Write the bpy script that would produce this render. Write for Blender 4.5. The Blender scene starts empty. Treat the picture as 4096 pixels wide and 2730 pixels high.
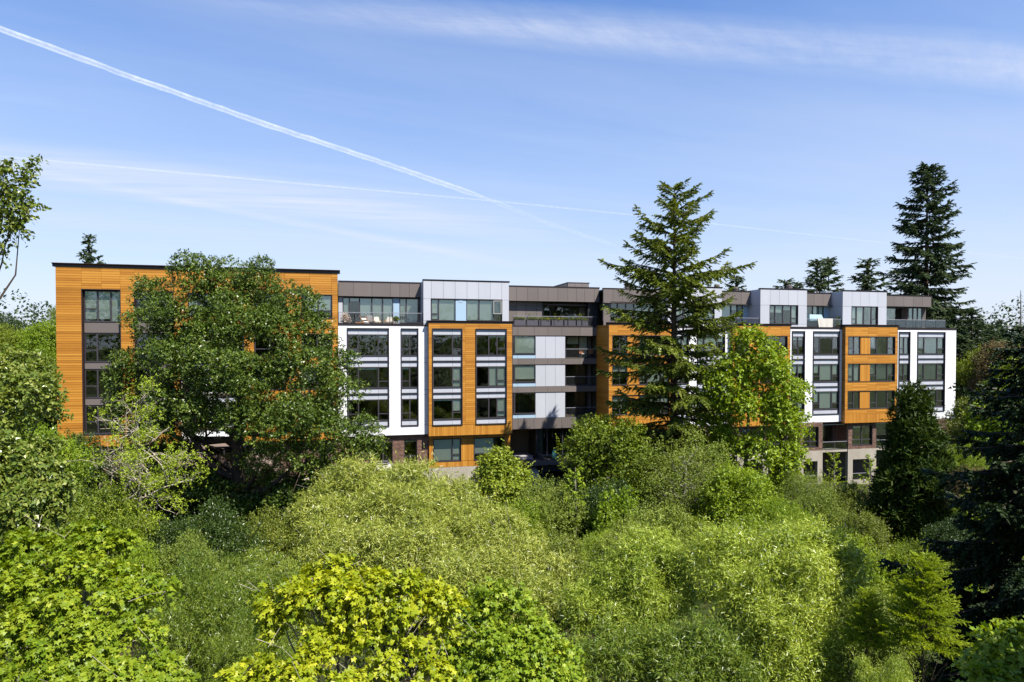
import bpy, math, random
import numpy as np
from mathutils import Vector

# ------------------------------------------------------------------ camera, sky, sun, exposure
scene = bpy.context.scene
COL = scene.collection
cam_data = bpy.data.cameras.new("camera")
cam = bpy.data.objects.new("camera", cam_data)
COL.objects.link(cam)
scene.camera = cam
cam_data.sensor_width = 36.0
cam_data.lens = 24.0
cam_data.shift_y = 0.0196
cam_data.clip_start = 0.1
cam_data.clip_end = 200000.0
cam.location = (0, 0, 0)
cam.rotation_euler = (math.radians(90 - 1.1), 0, 0)

SUN_DIR = Vector((0.436, -0.393, 0.809)).normalized()
SUN_EL = math.asin(SUN_DIR.z)
SUN_AZ = math.atan2(SUN_DIR.x, SUN_DIR.y)

world = bpy.data.worlds.new("World")
scene.world = world
world.use_nodes = True
wt = world.node_tree
wt.nodes.clear()


def wn(kind, **kw):
    n = wt.nodes.new(kind)
    for k, v in kw.items():
        setattr(n, k, v)
    return n


def wmath(op, a, b=None, c=None, clamp=False):
    n = wn("ShaderNodeMath", operation=op, use_clamp=clamp)
    for i, v in enumerate((a, b, c)):
        if v is None:
            continue
        if isinstance(v, (int, float)):
            n.inputs[i].default_value = v
        else:
            wt.links.new(v, n.inputs[i])
    return n.outputs[0]


w_out = wn("ShaderNodeOutputWorld")
w_bg = wn("ShaderNodeBackground")
w_bg.inputs["Strength"].default_value = 0.098
sky = wn("ShaderNodeTexSky", sky_type="NISHITA")
sky.sun_disc = False
sky.sun_elevation = SUN_EL
sky.sun_rotation = SUN_AZ
sky.altitude = 60
sky.air_density = 1.0
sky.dust_density = 0.2
sky.ozone_density = 3.0
# colour balance of the whole sky (the photograph is warmer-processed than the model's blue)
w_hsv = wn("ShaderNodeHueSaturation")
w_hsv.inputs["Saturation"].default_value = 1.52
w_hsv.inputs["Value"].default_value = 0.95
w_hsv.inputs["Hue"].default_value = 0.508
wt.links.new(sky.outputs[0], w_hsv.inputs["Color"])
# high thin cirrus: bands on a flat layer far overhead, so they converge towards the horizon
geo = wn("ShaderNodeNewGeometry")
neg = wn("ShaderNodeVectorMath", operation="SCALE")
neg.inputs["Scale"].default_value = -1.0
wt.links.new(geo.outputs["Incoming"], neg.inputs[0])
sep = wn("ShaderNodeSeparateXYZ")
wt.links.new(neg.outputs[0], sep.inputs[0])
dz = wmath("MAXIMUM", sep.outputs[2], 0.03)
px = wmath("DIVIDE", sep.outputs[0], dz)
py = wmath("DIVIDE", sep.outputs[1], dz)


def wnoise(ax, ay, rot, sx, sy, scale, detail, rough, off=0.0):
    cx, sn = math.cos(rot), math.sin(rot)
    a = wmath("MULTIPLY_ADD", ax, cx, wmath("MULTIPLY", ay, sn))
    b = wmath("MULTIPLY_ADD", ay, cx, wmath("MULTIPLY", ax, -sn))
    comb = wn("ShaderNodeCombineXYZ")
    wt.links.new(wmath("MULTIPLY_ADD", a, sx, off), comb.inputs[0])
    wt.links.new(wmath("MULTIPLY", b, sy), comb.inputs[1])
    n = wn("ShaderNodeTexNoise")
    n.inputs["Scale"].default_value = scale
    n.inputs["Detail"].default_value = detail
    n.inputs["Roughness"].default_value = rough
    wt.links.new(comb.outputs[0], n.inputs["Vector"])
    return n.outputs[0]


def band(slope, icpt, x0, x1, w0, w1, soft):
    """soft-edged streak along py = icpt + slope*px, between px = x0 and x1, half-width w0 -> w1"""
    d = wmath("ABSOLUTE", wmath("SUBTRACT", py, wmath("MULTIPLY_ADD", px, slope, icpt)))
    t = wmath("DIVIDE", wmath("SUBTRACT", px, x0), x1 - x0, clamp=True)
    w = wmath("MULTIPLY_ADD", t, w1 - w0, w0)
    m = wmath("SUBTRACT", 1.0, wmath("DIVIDE", d, w), clamp=True)
    ends = wmath("MULTIPLY", wmath("MULTIPLY", t, soft, clamp=True), wmath("MULTIPLY", wmath("SUBTRACT", 1.0, t), soft, clamp=True))
    return wmath("MULTIPLY", wmath("SMOOTH_MIN", m, 0.8, 0.3), ends)


n_fine = wnoise(px, py, 0.15, 0.8, 5.0, 1.3, 8, 0.62)
n_big = wnoise(px, py, 0.45, 0.35, 1.3, 0.55, 6, 0.6, 3.1)
n_wisp = wnoise(px, py, 0.9, 2.2, 7.0, 2.0, 8, 0.7, 7.7)
b1 = wmath("MULTIPLY", band(0.17, 2.14, -1.1, 3.4, 0.12, 0.34, 5.0), wmath("MULTIPLY_ADD", n_fine, 1.7, -0.30, clamp=True))
b1 = wmath("MULTIPLY", b1, wmath("MULTIPLY_ADD", n_wisp, 1.3, 0.15, clamp=True))
b2 = wmath("MULTIPLY", band(0.66, 5.65, -3.9, 0.9, 0.7, 1.2, 3.0), wmath("MULTIPLY_ADD", n_fine, 1.5, -0.2, clamp=True))
b3 = wmath("MULTIPLY", band(0.62, 7.6, -9.0, 1.0, 0.8, 1.5, 3.0), wmath("MULTIPLY_ADD", n_fine, 1.3, -0.2, clamp=True))
b4 = wmath("MULTIPLY", band(1.576, 8.19, -3.1, 0.2, 0.22, 0.5, 4.0), wmath("MULTIPLY_ADD", n_fine, 1.3, 0.0, clamp=True))
veil = wmath("MULTIPLY_ADD", n_big, 1.5, -0.42, clamp=True)
cir = wmath("ADD", wmath("MULTIPLY", b1, 0.75), wmath("MULTIPLY", b2, 0.95))
cir = wmath("ADD", cir, wmath("MULTIPLY", b3, 0.45))
cir = wmath("ADD", cir, wmath("MULTIPLY", b4, 0.5))
cir = wmath("ADD", cir, wmath("MULTIPLY", veil, 0.42))
cir = wmath("MULTIPLY", cir, wmath("MULTIPLY", wmath("SUBTRACT", sep.outputs[2], 0.01), 14.0, clamp=True), clamp=True)
# pale summer haze low in the sky, the same all the way round
h = wmath("SUBTRACT", 1.0, wmath("DIVIDE", wmath("MAXIMUM", sep.outputs[2], 0.0), 0.52), clamp=True)
h = wmath("MULTIPLY", wmath("POWER", h, 1.1), 0.97)
w_haze = wn("ShaderNodeMix", data_type="RGBA")
wt.links.new(h, w_haze.inputs[0])
wt.links.new(w_hsv.outputs[0], w_haze.inputs[6])
w_haze.inputs[7].default_value = (3.5, 3.8, 4.6, 1)
w_mix = wn("ShaderNodeMix", data_type="RGBA")
wt.links.new(cir, w_mix.inputs[0])
wt.links.new(w_haze.outputs[2], w_mix.inputs[6])
w_mix.inputs[7].default_value = (3.9, 4.15, 4.8, 1)
wt.links.new(w_mix.outputs[2], w_bg.inputs["Color"])
wt.links.new(w_bg.outputs[0], w_out.inputs["Surface"])

sun_data = bpy.data.lights.new("sun", "SUN")
sun_data.energy = 5.0
sun_data.angle = math.radians(0.53)
sun_data.color = (1.0, 0.945, 0.86)
sun = bpy.data.objects.new("sun", sun_data)
COL.objects.link(sun)
sun.rotation_euler = SUN_DIR.to_track_quat("Z", "Y").to_euler()

scene.view_settings.view_transform = "Standard"
scene.view_settings.look = "None"
scene.view_settings.gamma = 1.0
scene.view_settings.use_curve_mapping = False
scene.view_settings.exposure = 1.1
scene.cycles.max_bounces = 7
scene.cycles.diffuse_bounces = 3
scene.cycles.glossy_bounces = 3
scene.cycles.transmission_bounces = 4
scene.cycles.transparent_max_bounces = 12
scene.cycles.caustics_reflective = False
scene.cycles.caustics_refractive = False
scene.cycles.sample_clamp_indirect = 6.0
scene.cycles.use_denoising = True

RNG = np.random.default_rng(11)
random.seed(11)


# ------------------------------------------------------------------ helpers
def tag(o, label=None, cat=None, group=None, kind=None):
    if label:
        o["label"] = label
    if cat:
        o["category"] = cat
    if group:
        o["group"] = group
    if kind:
        o["kind"] = kind
    return o


def empty(name, loc=(0, 0, 0), rz=0.0, parent=None):
    o = bpy.data.objects.new(name, None)
    o.empty_display_size = 0.5
    COL.objects.link(o)
    o.location = loc
    o.rotation_euler = (0, 0, rz)
    o.parent = parent
    return o


def link(name, mesh, parent=None, loc=(0, 0, 0)):
    o = bpy.data.objects.new(name, mesh)
    COL.objects.link(o)
    o.parent = parent
    o.location = loc
    return o


class MB:
    """collects boxes, prisms and tubes, links them as one mesh object"""

    def __init__(self):
        self.v, self.f, self.m = [], [], []

    def box(self, x0, x1, y0, y1, z0, z1, mi=0):
        b = len(self.v)
        self.v += [(x0, y0, z0), (x1, y0, z0), (x1, y1, z0), (x0, y1, z0), (x0, y0, z1), (x1, y0, z1), (x1, y1, z1), (x0, y1, z1)]
        for q in ((0, 3, 2, 1), (4, 5, 6, 7), (0, 1, 5, 4), (1, 2, 6, 5), (2, 3, 7, 6), (3, 0, 4, 7)):
            self.f.append(tuple(b + i for i in q))
            self.m.append(mi)
        return self

    def fbox(self, u0, u1, n0, n1, z0, z1, mi=0):
        """box in facade coordinates: u along the wall, n outwards"""
        return self.box(u0, u1, -n1, -n0, z0, z1, mi)

    def poly(self, pts, mi=0):
        b = len(self.v)
        self.v += [tuple(p) for p in pts]
        self.f.append(tuple(range(b, b + len(pts))))
        self.m.append(mi)
        return self

    def tube(self, pts, rad, sides=6, mi=0, cap=True):
        pts = [Vector(p) for p in pts]
        b = len(self.v)
        n = len(pts)
        for i, p in enumerate(pts):
            d = (pts[min(i + 1, n - 1)] - pts[max(i - 1, 0)])
            d = d.normalized() if d.length > 1e-9 else Vector((0, 0, 1))
            a = d.cross(Vector((0.31, 0.95, 0.05)) if abs(d.z) > 0.9 else Vector((0, 0, 1))).normalized()
            c = d.cross(a)
            r = rad[i] if isinstance(rad, (list, tuple)) else rad
            for k in range(sides):
                t = 2 * math.pi * k / sides
                self.v.append(tuple(p + a * (r * math.cos(t)) + c * (r * math.sin(t))))
        for i in range(n - 1):
            for k in range(sides):
                k2 = (k + 1) % sides
                self.f.append((b + i * sides + k, b + i * sides + k2, b + (i + 1) * sides + k2, b + (i + 1) * sides + k))
                self.m.append(mi)
        if cap:
            self.f.append(tuple(b + k for k in reversed(range(sides))))
            self.m.append(mi)
            self.f.append(tuple(b + (n - 1) * sides + k for k in range(sides)))
            self.m.append(mi)
        return self

    def mesh(self, name, mats, origin=(0, 0, 0), smooth=False):
        me = bpy.data.meshes.new(name)
        ox, oy, oz = origin
        me.from_pydata([(x - ox, y - oy, z - oz) for x, y, z in self.v], [], self.f)
        for m in mats if isinstance(mats, (list, tuple)) else [mats]:
            me.materials.append(m)
        if any(self.m):
            me.polygons.foreach_set("material_index", self.m)
        if smooth:
            me.polygons.foreach_set("use_smooth", [True] * len(self.f))
        me.update()
        return me

    def build(self, name, mats, parent=None, origin=(0, 0, 0), smooth=False):
        return link(name, self.mesh(name, mats, origin, smooth), parent, origin)


# ------------------------------------------------------------------ materials
class Nodes:
    def __init__(self, name):
        self.mat = bpy.data.materials.new(name)
        self.mat.use_nodes = True
        self.t = self.mat.node_tree
        self.t.nodes.clear()
        self.out = self.t.nodes.new("ShaderNodeOutputMaterial")

    def n(self, kind, **kw):
        x = self.t.nodes.new(kind)
        for k, v in kw.items():
            setattr(x, k, v)
        return x

    def l(self, a, b):
        self.t.links.new(a, b)

    def math(self, op, a, b=None, c=None, clamp=False):
        x = self.n("ShaderNodeMath", operation=op, use_clamp=clamp)
        for i, v in enumerate((a, b, c)):
            if v is None:
                continue
            if isinstance(v, (int, float)):
                x.inputs[i].default_value = v
            else:
                self.l(v, x.inputs[i])
        return x.outputs[0]

    def ramp(self, fac, stops):
        r = self.n("ShaderNodeValToRGB")
        e = r.color_ramp.elements
        while len(e) < len(stops):
            e.new(0.5)
        for i, (p, c) in enumerate(stops):
            e[i].position = p
            e[i].color = (*c, 1)
        self.l(fac, r.inputs[0])
        return r.outputs[0]

    def noise(self, scale, detail=4, rough=0.55, vec=None, sc=None, rot=0.0):
        x = self.n("ShaderNodeTexNoise")
        x.inputs["Scale"].default_value = scale
        x.inputs["Detail"].default_value = detail
        x.inputs["Roughness"].default_value = rough
        if vec is None:
            vec = self.n("ShaderNodeNewGeometry").outputs["Position"]
        if sc or rot:
            m = self.n("ShaderNodeMapping", vector_type="POINT")
            m.inputs["Rotation"].default_value = (0, 0, rot)
            m.inputs["Scale"].default_value = sc or (1, 1, 1)
            self.l(vec, m.inputs[0])
            vec = m.outputs[0]
        self.l(vec, x.inputs["Vector"])
        return x.outputs[0]

    def principled(self, col, rough=0.6, spec=0.4, metal=0.0):
        p = self.n("ShaderNodeBsdfPrincipled")
        if isinstance(col, tuple):
            p.inputs["Base Color"].default_value = (*col, 1)
        else:
            self.l(col, p.inputs["Base Color"])
        p.inputs["Roughness"].default_value = rough
        p.inputs["Specular IOR Level"].default_value = spec
        p.inputs["Metallic"].default_value = metal
        return p

    def done(self, shader):
        self.l(shader, self.out.inputs["Surface"])
        return self.mat


TH = math.radians(14.0)  # the facade recedes to the right


def plain(name, col, rough=0.6, spec=0.4, var=0.12, nscale=1.4, metal=0.0, per_piece=0.0, streak=False):
    """one colour with a little weathering noise and, on request, a small difference from piece to piece"""
    N = Nodes(name)
    nz = N.noise(nscale, 5, 0.6, sc=(1, 1, 0.25) if streak else None)
    f = N.math("MULTIPLY_ADD", nz, var * 2, 1.0 - var)
    if per_piece:
        oi = N.n("ShaderNodeObjectInfo")
        f = N.math("MULTIPLY", f, N.math("MULTIPLY_ADD", oi.outputs["Random"], per_piece * 2, 1 - per_piece))
    vm = N.n("ShaderNodeVectorMath", operation="SCALE")
    vm.inputs[0].default_value = col
    N.l(f, vm.inputs["Scale"])
    return N.done(N.principled(vm.outputs[0], rough, spec, metal).outputs[0])


def cedar(name, tint=1.0, vertical=False):
    """oiled cedar boards: each board its own tone (object random, or the attribute of a joined mesh), grain along the board"""
    N = Nodes(name)
    oi = N.n("ShaderNodeObjectInfo")
    at = N.n("ShaderNodeAttribute", attribute_name="tone")
    r = N.math("FRACT", N.math("ADD", N.math("MULTIPLY", oi.outputs["Random"], 1.0), at.outputs["Fac"]))
    sc = (9, 9, 0.35) if vertical else (0.4, 0.4, 11)
    g = N.noise(2.2, 6, 0.65, sc=sc)
    g2 = N.noise(0.35, 3, 0.5)
    f = N.math("ADD", N.math("MULTIPLY_ADD", r, 0.54, 0.03), N.math("MULTIPLY", g, 0.46))
    f = N.math("ADD", f, N.math("MULTIPLY_ADD", g2, 0.3, -0.17))
    c = N.ramp(f, [(0.05, (0.27 * tint, 0.100 * tint, 0.010)), (0.45, (0.385 * tint, 0.162 * tint, 0.018)), (0.78, (0.45 * tint, 0.205 * tint, 0.028)), (1.0, (0.52 * tint, 0.26 * tint, 0.040))])
    p = N.principled(c, 0.5, 0.35)
    b = N.n("ShaderNodeBump")
    b.inputs["Strength"].default_value = 0.25
    b.inputs["Distance"].default_value = 0.01
    N.l(g, b.inputs["Height"])
    N.l(b.outputs[0], p.inputs["Normal"])
    return N.done(p.outputs[0])


def brick_mat(name):
    N = Nodes(name)
    at = N.n("ShaderNodeAttribute", attribute_name="tone")
    nz = N.noise(9.0, 3, 0.6)
    f = N.math("ADD", N.math("MULTIPLY", at.outputs["Fac"], 0.8), N.math("MULTIPLY", nz, 0.25))
    c = N.ramp(f, [(0.0, (0.045, 0.028, 0.022)), (0.4, (0.125, 0.072, 0.054)), (0.75, (0.19, 0.115, 0.088)), (1.0, (0.27, 0.18, 0.14))])
    return N.done(N.principled(c, 0.85, 0.2).outputs[0])


def concrete_mat(name):
    N = Nodes(name)
    a = N.noise(0.9, 6, 0.65, sc=(1, 1, 0.35))
    b = N.noise(5.0, 4, 0.6, sc=(1, 1, 4.0))
    f = N.math("ADD", N.math("MULTIPLY", a, 0.7), N.math("MULTIPLY", b, 0.3))
    c = N.ramp(f, [(0.25, (0.21, 0.185, 0.15)), (0.5, (0.30, 0.27, 0.225)), (0.75, (0.37, 0.335, 0.285))])
    p = N.principled(c, 0.85, 0.2)
    bm = N.n("ShaderNodeBump")
    bm.inputs["Strength"].default_value = 0.3
    bm.inputs["Distance"].default_value = 0.02
    N.l(b, bm.inputs["Height"])
    N.l(bm.outputs[0], p.inputs["Normal"])
    return N.done(p.outputs[0])


def glass_mat(name, tint=(0.93, 0.965, 0.935), refl=0.07):
    """coated double glazing: tinted see-through plus a mirror reflection that grows at grazing angles"""
    N = Nodes(name)
    tr = N.n("ShaderNodeBsdfTransparent")
    tr.inputs["Color"].default_value = (*tint, 1)
    gl = N.n("ShaderNodeBsdfGlossy")
    gl.inputs["Roughness"].default_value = 0.015
    gl.inputs["Color"].default_value = (0.90, 0.97, 0.95, 1)
    # panes are never perfectly flat
    nz = N.noise(0.9, 2, 0.5)
    bm = N.n("ShaderNodeBump")
    bm.inputs["Strength"].default_value = 0.12
    bm.inputs["Distance"].default_value = 0.02
    N.l(nz, bm.inputs["Height"])
    N.l(bm.outputs[0], gl.inputs["Normal"])
    fr = N.n("ShaderNodeFresnel")
    fr.inputs["IOR"].default_value = 1.5
    f = N.math("MULTIPLY_ADD", fr.outputs[0], 0.8, refl - 0.03, clamp=True)
    mx = N.n("ShaderNodeMixShader")
    N.l(f, mx.inputs[0])
    N.l(tr.outputs[0], mx.inputs[1])
    N.l(gl.outputs[0], mx.inputs[2])
    return N.done(mx.outputs[0])


M = {}
M["cedar"] = cedar("cedar_boards")
M["cedar_v"] = cedar("cedar_boards_upright", 0.97, True)
M["white"] = plain("white_cement_panel", (0.70, 0.70, 0.715), 0.55, 0.35, 0.07, 0.9, per_piece=0.03, streak=True)
M["grey"] = plain("pale_grey_panel", (0.385, 0.40, 0.44), 0.5, 0.35, 0.07, 0.9, per_piece=0.035, streak=True)
M["brown"] = plain("bronze_metal_panel", (0.128, 0.108, 0.099), 0.5, 0.4, 0.10, 0.9, per_piece=0.08, streak=True)
M["blue"] = plain("pale_blue_panel", (0.29, 0.40, 0.50), 0.5, 0.35, 0.03, 0.7, per_piece=0.02)
M["trim"] = plain("dark_bronze_trim", (0.030, 0.023, 0.025), 0.45, 0.4, 0.1)
M["frame"] = plain("charcoal_window_frame", (0.040, 0.035, 0.042), 0.4, 0.4, 0.08)
M["joint"] = plain("dark_sheathing", (0.05, 0.045, 0.045), 0.8, 0.1, 0.1)
M["cedar_back"] = plain("dark_board_backing", (0.07, 0.025, 0.008), 0.8, 0.1, 0.1)
M["brick"] = brick_mat("brown_brick")
M["mortar"] = plain("tan_mortar", (0.27, 0.205, 0.165), 0.9, 0.1, 0.15, 6)
M["concrete"] = concrete_mat("board_marked_concrete")
M["glass"] = glass_mat("window_glass")
M["clear"] = glass_mat("lobby_glass", (0.75, 0.82, 0.78), 0.07)
M["rail_glass"] = glass_mat("grey_railing_glass", (0.6, 0.63, 0.66), 0.06)
M["blind"] = plain("roller_blind", (0.82, 0.86, 0.76), 0.8, 0.2, 0.04, 1.0, per_piece=0.10)
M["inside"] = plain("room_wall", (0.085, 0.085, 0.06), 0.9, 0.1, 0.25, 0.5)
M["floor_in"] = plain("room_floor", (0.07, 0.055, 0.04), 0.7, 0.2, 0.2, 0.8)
M["slab"] = plain("slab_edge", (0.10, 0.085, 0.08), 0.8, 0.2, 0.1)
M["roof"] = plain("roof_membrane", (0.25, 0.25, 0.26), 0.9, 0.1, 0.2, 0.4)
M["rail"] = plain("dark_railing_paint", (0.055, 0.055, 0.062), 0.4, 0.4, 0.05)
M["toprail"] = plain("grey_handrail", (0.22, 0.22, 0.25), 0.4, 0.5, 0.05)
M["silver"] = plain("galvanised_vent", (0.30, 0.31, 0.33), 0.4, 0.5, 0.2, 5, metal=0.7)
M["wicker"] = plain("tan_wicker", (0.42, 0.24, 0.11), 0.7, 0.3, 0.3, 30)
M["cloth_white"] = plain("white_cloth", (0.48, 0.455, 0.41), 0.9, 0.1, 0.05, 4)
M["cloth_blue"] = plain("pale_blue_cloth", (0.29, 0.42, 0.47), 0.9, 0.1, 0.08, 5)
M["black"] = plain("black_plastic", (0.018, 0.018, 0.02), 0.45, 0.4, 0.1)
M["terracotta"] = plain("terracotta", (0.38, 0.11, 0.05), 0.8, 0.2, 0.15, 8)
M["planter"] = plain("charcoal_planter", (0.085, 0.08, 0.10), 0.6, 0.3, 0.08, 2)
M["soil"] = plain("soil", (0.035, 0.022, 0.014), 0.95, 0.05, 0.3, 10)
M["stone"] = plain("grey_paving", (0.28, 0.27, 0.27), 0.9, 0.1, 0.2, 1.0, per_piece=0.08)
M["teal"] = plain("pale_teal_fabric", (0.36, 0.56, 0.53), 0.7, 0.2, 0.08, 6)
M["wood"] = plain("orange_wood_slat", (0.42, 0.17, 0.05), 0.6, 0.3, 0.2, 10)
M["teal_dark"] = plain("deep_teal_frame", (0.04, 0.16, 0.15), 0.5, 0.4, 0.1)
M["art"] = plain("dark_bronze_art", (0.03, 0.025, 0.022), 0.5, 0.5, 0.1)

UNIT = {}


def unit(mat):
    """unit box (no back face needed to save anything: 12 triangles), shared by all pieces of one material"""
    if mat not in UNIT:
        UNIT[mat] = MB().box(-0.5, 0.5, -0.5, 0.5, -0.5, 0.5).mesh("piece_" + mat, M[mat])
    return UNIT[mat]


def piece(name, mat, parent, u0, u1, n0, n1, z0, z1, origin=(0, 0, 0)):
    o = link(name, unit(mat), parent, ((u0 + u1) / 2 - origin[0], -(n0 + n1) / 2 - origin[1], (z0 + z1) / 2 - origin[2]))
    o.scale = (u1 - u0, n1 - n0, z1 - z0)
    return o


F_PX = 1569.0  # focal length of the drone camera in the units of my measuring grid (2353 wide)
CX, CY = 1176.0, 800.0


def sight(x, y, dist):
    """the point seen at (x, y) of the measuring grid when it lies dist metres ahead"""
    return Vector(((x - CX) / F_PX * dist, dist, (CY - y) / F_PX * dist))


def sstep(a, b, t):
    t = min(1.0, max(0.0, (t - a) / (b - a)))
    return t * t * (3 - 2 * t)


OX, OY = -38.45, 57.8
CT, ST = math.cos(TH), math.sin(TH)


def U(x, n=0.0):
    """distance along the facade of what is seen at x, on the plane n metres proud of the main wall"""
    t = (x - CX) / F_PX
    return (t * (OY - CT * n) - OX - ST * n) / (CT - ST * t)


def facade_point(u, n, z):
    return Vector((OX + CT * u + ST * n, OY + ST * u - CT * n, z))


def ground_z(x, y):
    d = (OY + ST * ((x - OX) * CT + (y - OY) * ST)) - y  # metres in front of the facade (roughly)
    u = (x - OX) * CT + (y - OY) * ST
    base = -13.2 - 2.8 * sstep(30, 95, u)
    if d > 0:
        base += (-15.3 - base) * sstep(12, 36, d) - 1.0 * sstep(46, 60, d)
    far = math.hypot(x, y - 60)
    base += 0.25 * math.sin(x * 0.21) * math.cos(y * 0.17)
    base += sstep(150, 900, far) * (6 + 6 * math.sin(x * 0.004 + 1.0)) if y > 0 else 0
    return base


# ------------------------------------------------------------------ ground
def build_ground():
    xs = np.concatenate([np.linspace(-6000, -300, 12), np.linspace(-260, -90, 9), np.linspace(-84, 110, 98), np.linspace(120, 320, 10), np.linspace(400, 6000, 12)])
    ys = np.concatenate([np.linspace(-3000, -100, 10), np.linspace(-80, -4, 12), np.linspace(0, 110, 56), np.linspace(118, 330, 12), np.linspace(400, 9000, 14)])
    v = [(x, y, ground_z(x, y)) for y in ys for x in xs]
    w = len(xs)
    f = [(j * w + i, j * w + i + 1, (j + 1) * w + i + 1, (j + 1) * w + i) for j in range(len(ys) - 1) for i in range(w - 1)]
    me = bpy.data.meshes.new("ground")
    me.from_pydata(v, [], f)
    N = Nodes("forest_floor")
    a = N.noise(0.35, 6, 0.6)
    b = N.noise(4.0, 5, 0.6)
    c = N.ramp(N.math("ADD", N.math("MULTIPLY", a, 0.6), N.math("MULTIPLY", b, 0.4)), [(0.3, (0.035, 0.026, 0.014)), (0.42, (0.055, 0.042, 0.022)), (0.52, (0.030, 0.042, 0.012)), (0.8, (0.05, 0.075, 0.018))])
    p = N.principled(c, 0.95, 0.1)
    bm = N.n("ShaderNodeBump")
    bm.inputs["Strength"].default_value = 0.8
    bm.inputs["Distance"].default_value = 0.15
    N.l(b, bm.inputs["Height"])
    N.l(bm.outputs[0], p.inputs["Normal"])
    me.materials.append(N.done(p.outputs[0]))
    me.polygons.foreach_set("use_smooth", [True] * len(f))
    o = link("ground", me)
    tag(o, kind="structure")


build_ground()

# ------------------------------------------------------------------ the apartment building
apt = empty("apartment_building", (OX, OY, 0), TH)
tag(apt, "long five-storey apartment block clad in cedar boards, white panels and bronze metal", "building")

NB = 0.5       # the cedar bays stand this far proud of the white walls
NL = 0.3       # the cedar wing at the left end
NS = -1.8      # set-back upper storey
NC = -2.9      # recessed middle section
BOARD_LEFT = 300


def cells(u0, u1, z0, z1, holes, us=(), zs=()):
    """the solid rectangles left when holes are cut out of a wall, also split at the given lines"""
    ue = sorted({u0, u1, *[h[0] for h in holes], *[h[1] for h in holes], *us})
    ze = sorted({z0, z1, *[h[2] for h in holes], *[h[3] for h in holes], *zs})
    ue = [u for u in ue if u0 - 1e-6 <= u <= u1 + 1e-6]
    ze = [z for z in ze if z0 - 1e-6 <= z <= z1 + 1e-6]
    out = []
    for a, b in zip(ue, ue[1:]):
        for c, d in zip(ze, ze[1:]):
            if b - a < 0.02 or d - c < 0.02:
                continue
            m, k = (a + b) / 2, (c + d) / 2
            if any(h[0] < m < h[1] and h[2] < k < h[3] for h in holes):
                continue
            out.append((a, b, c, d))
    return out


def backing(name, mat, u0, u1, z0, z1, holes, n, thick=0.22):
    mb = MB()
    for a, b, c, d in cells(u0, u1, z0, z1, holes):
        mb.fbox(a, b, n - thick, n, c, d)
    return mb.build(name, M[mat], apt)


def panels(wall, mat, name, u0, u1, z0, z1, holes, n, us=(), zs=(), gap=0.022, thick=0.028):
    for a, b, c, d in cells(u0, u1, z0, z1, holes, us, zs):
        piece(name, mat, wall, a + gap / 2, b - gap / 2, n + 0.001, n + thick, c + gap / 2, d - gap / 2)


def tone_mesh(name, boxes, tones, mat, parent, kind=True):
    """many small boxes (u0,u1,n0,n1,z0,z1) as one mesh, each with its own tone; backs left open"""
    B = np.array(boxes, dtype=np.float64)
    k = len(B)
    x0, x1, n0, n1, z0, z1 = B.T
    V = np.empty((k, 8, 3))
    for i, (x, y, z) in enumerate(((x0, -n1, z0), (x1, -n1, z0), (x1, -n0, z0), (x0, -n0, z0), (x0, -n1, z1), (x1, -n1, z1), (x1, -n0, z1), (x0, -n0, z1))):
        V[:, i, 0], V[:, i, 1], V[:, i, 2] = x, y, z
    Q = np.array([(0, 3, 2, 1), (4, 5, 6, 7), (0, 1, 5, 4), (1, 2, 6, 5), (3, 0, 4, 7)])
    me = raw_mesh(name, V.reshape(-1, 3), (Q[None] + 8 * np.arange(k)[:, None, None]).reshape(-1, 4), np.repeat(np.array(tones), 8), "tone")
    me.materials.append(M[mat])
    o = link(name, me, parent)
    if kind:
        o["kind"] = "stuff"
    return o


def raw_mesh(name, V, F, attr=None, attr_name="tint"):
    V = np.ascontiguousarray(V, dtype=np.float32)
    F = np.ascontiguousarray(F, dtype=np.int32)
    me = bpy.data.meshes.new(name)
    me.vertices.add(len(V))
    me.vertices.foreach_set("co", V.ravel())
    me.loops.add(F.size)
    me.loops.foreach_set("vertex_index", F.ravel())
    me.polygons.add(len(F))
    me.polygons.foreach_set("loop_start", np.arange(0, F.size, F.shape[1], dtype=np.int32))
    if attr is not None:
        a = me.attributes.new(attr_name, "FLOAT", "POINT")
        a.data.foreach_set("value", np.ascontiguousarray(attr, dtype=np.float32))
    me.update(calc_edges=True)
    me.shade_flat()
    return me


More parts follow.
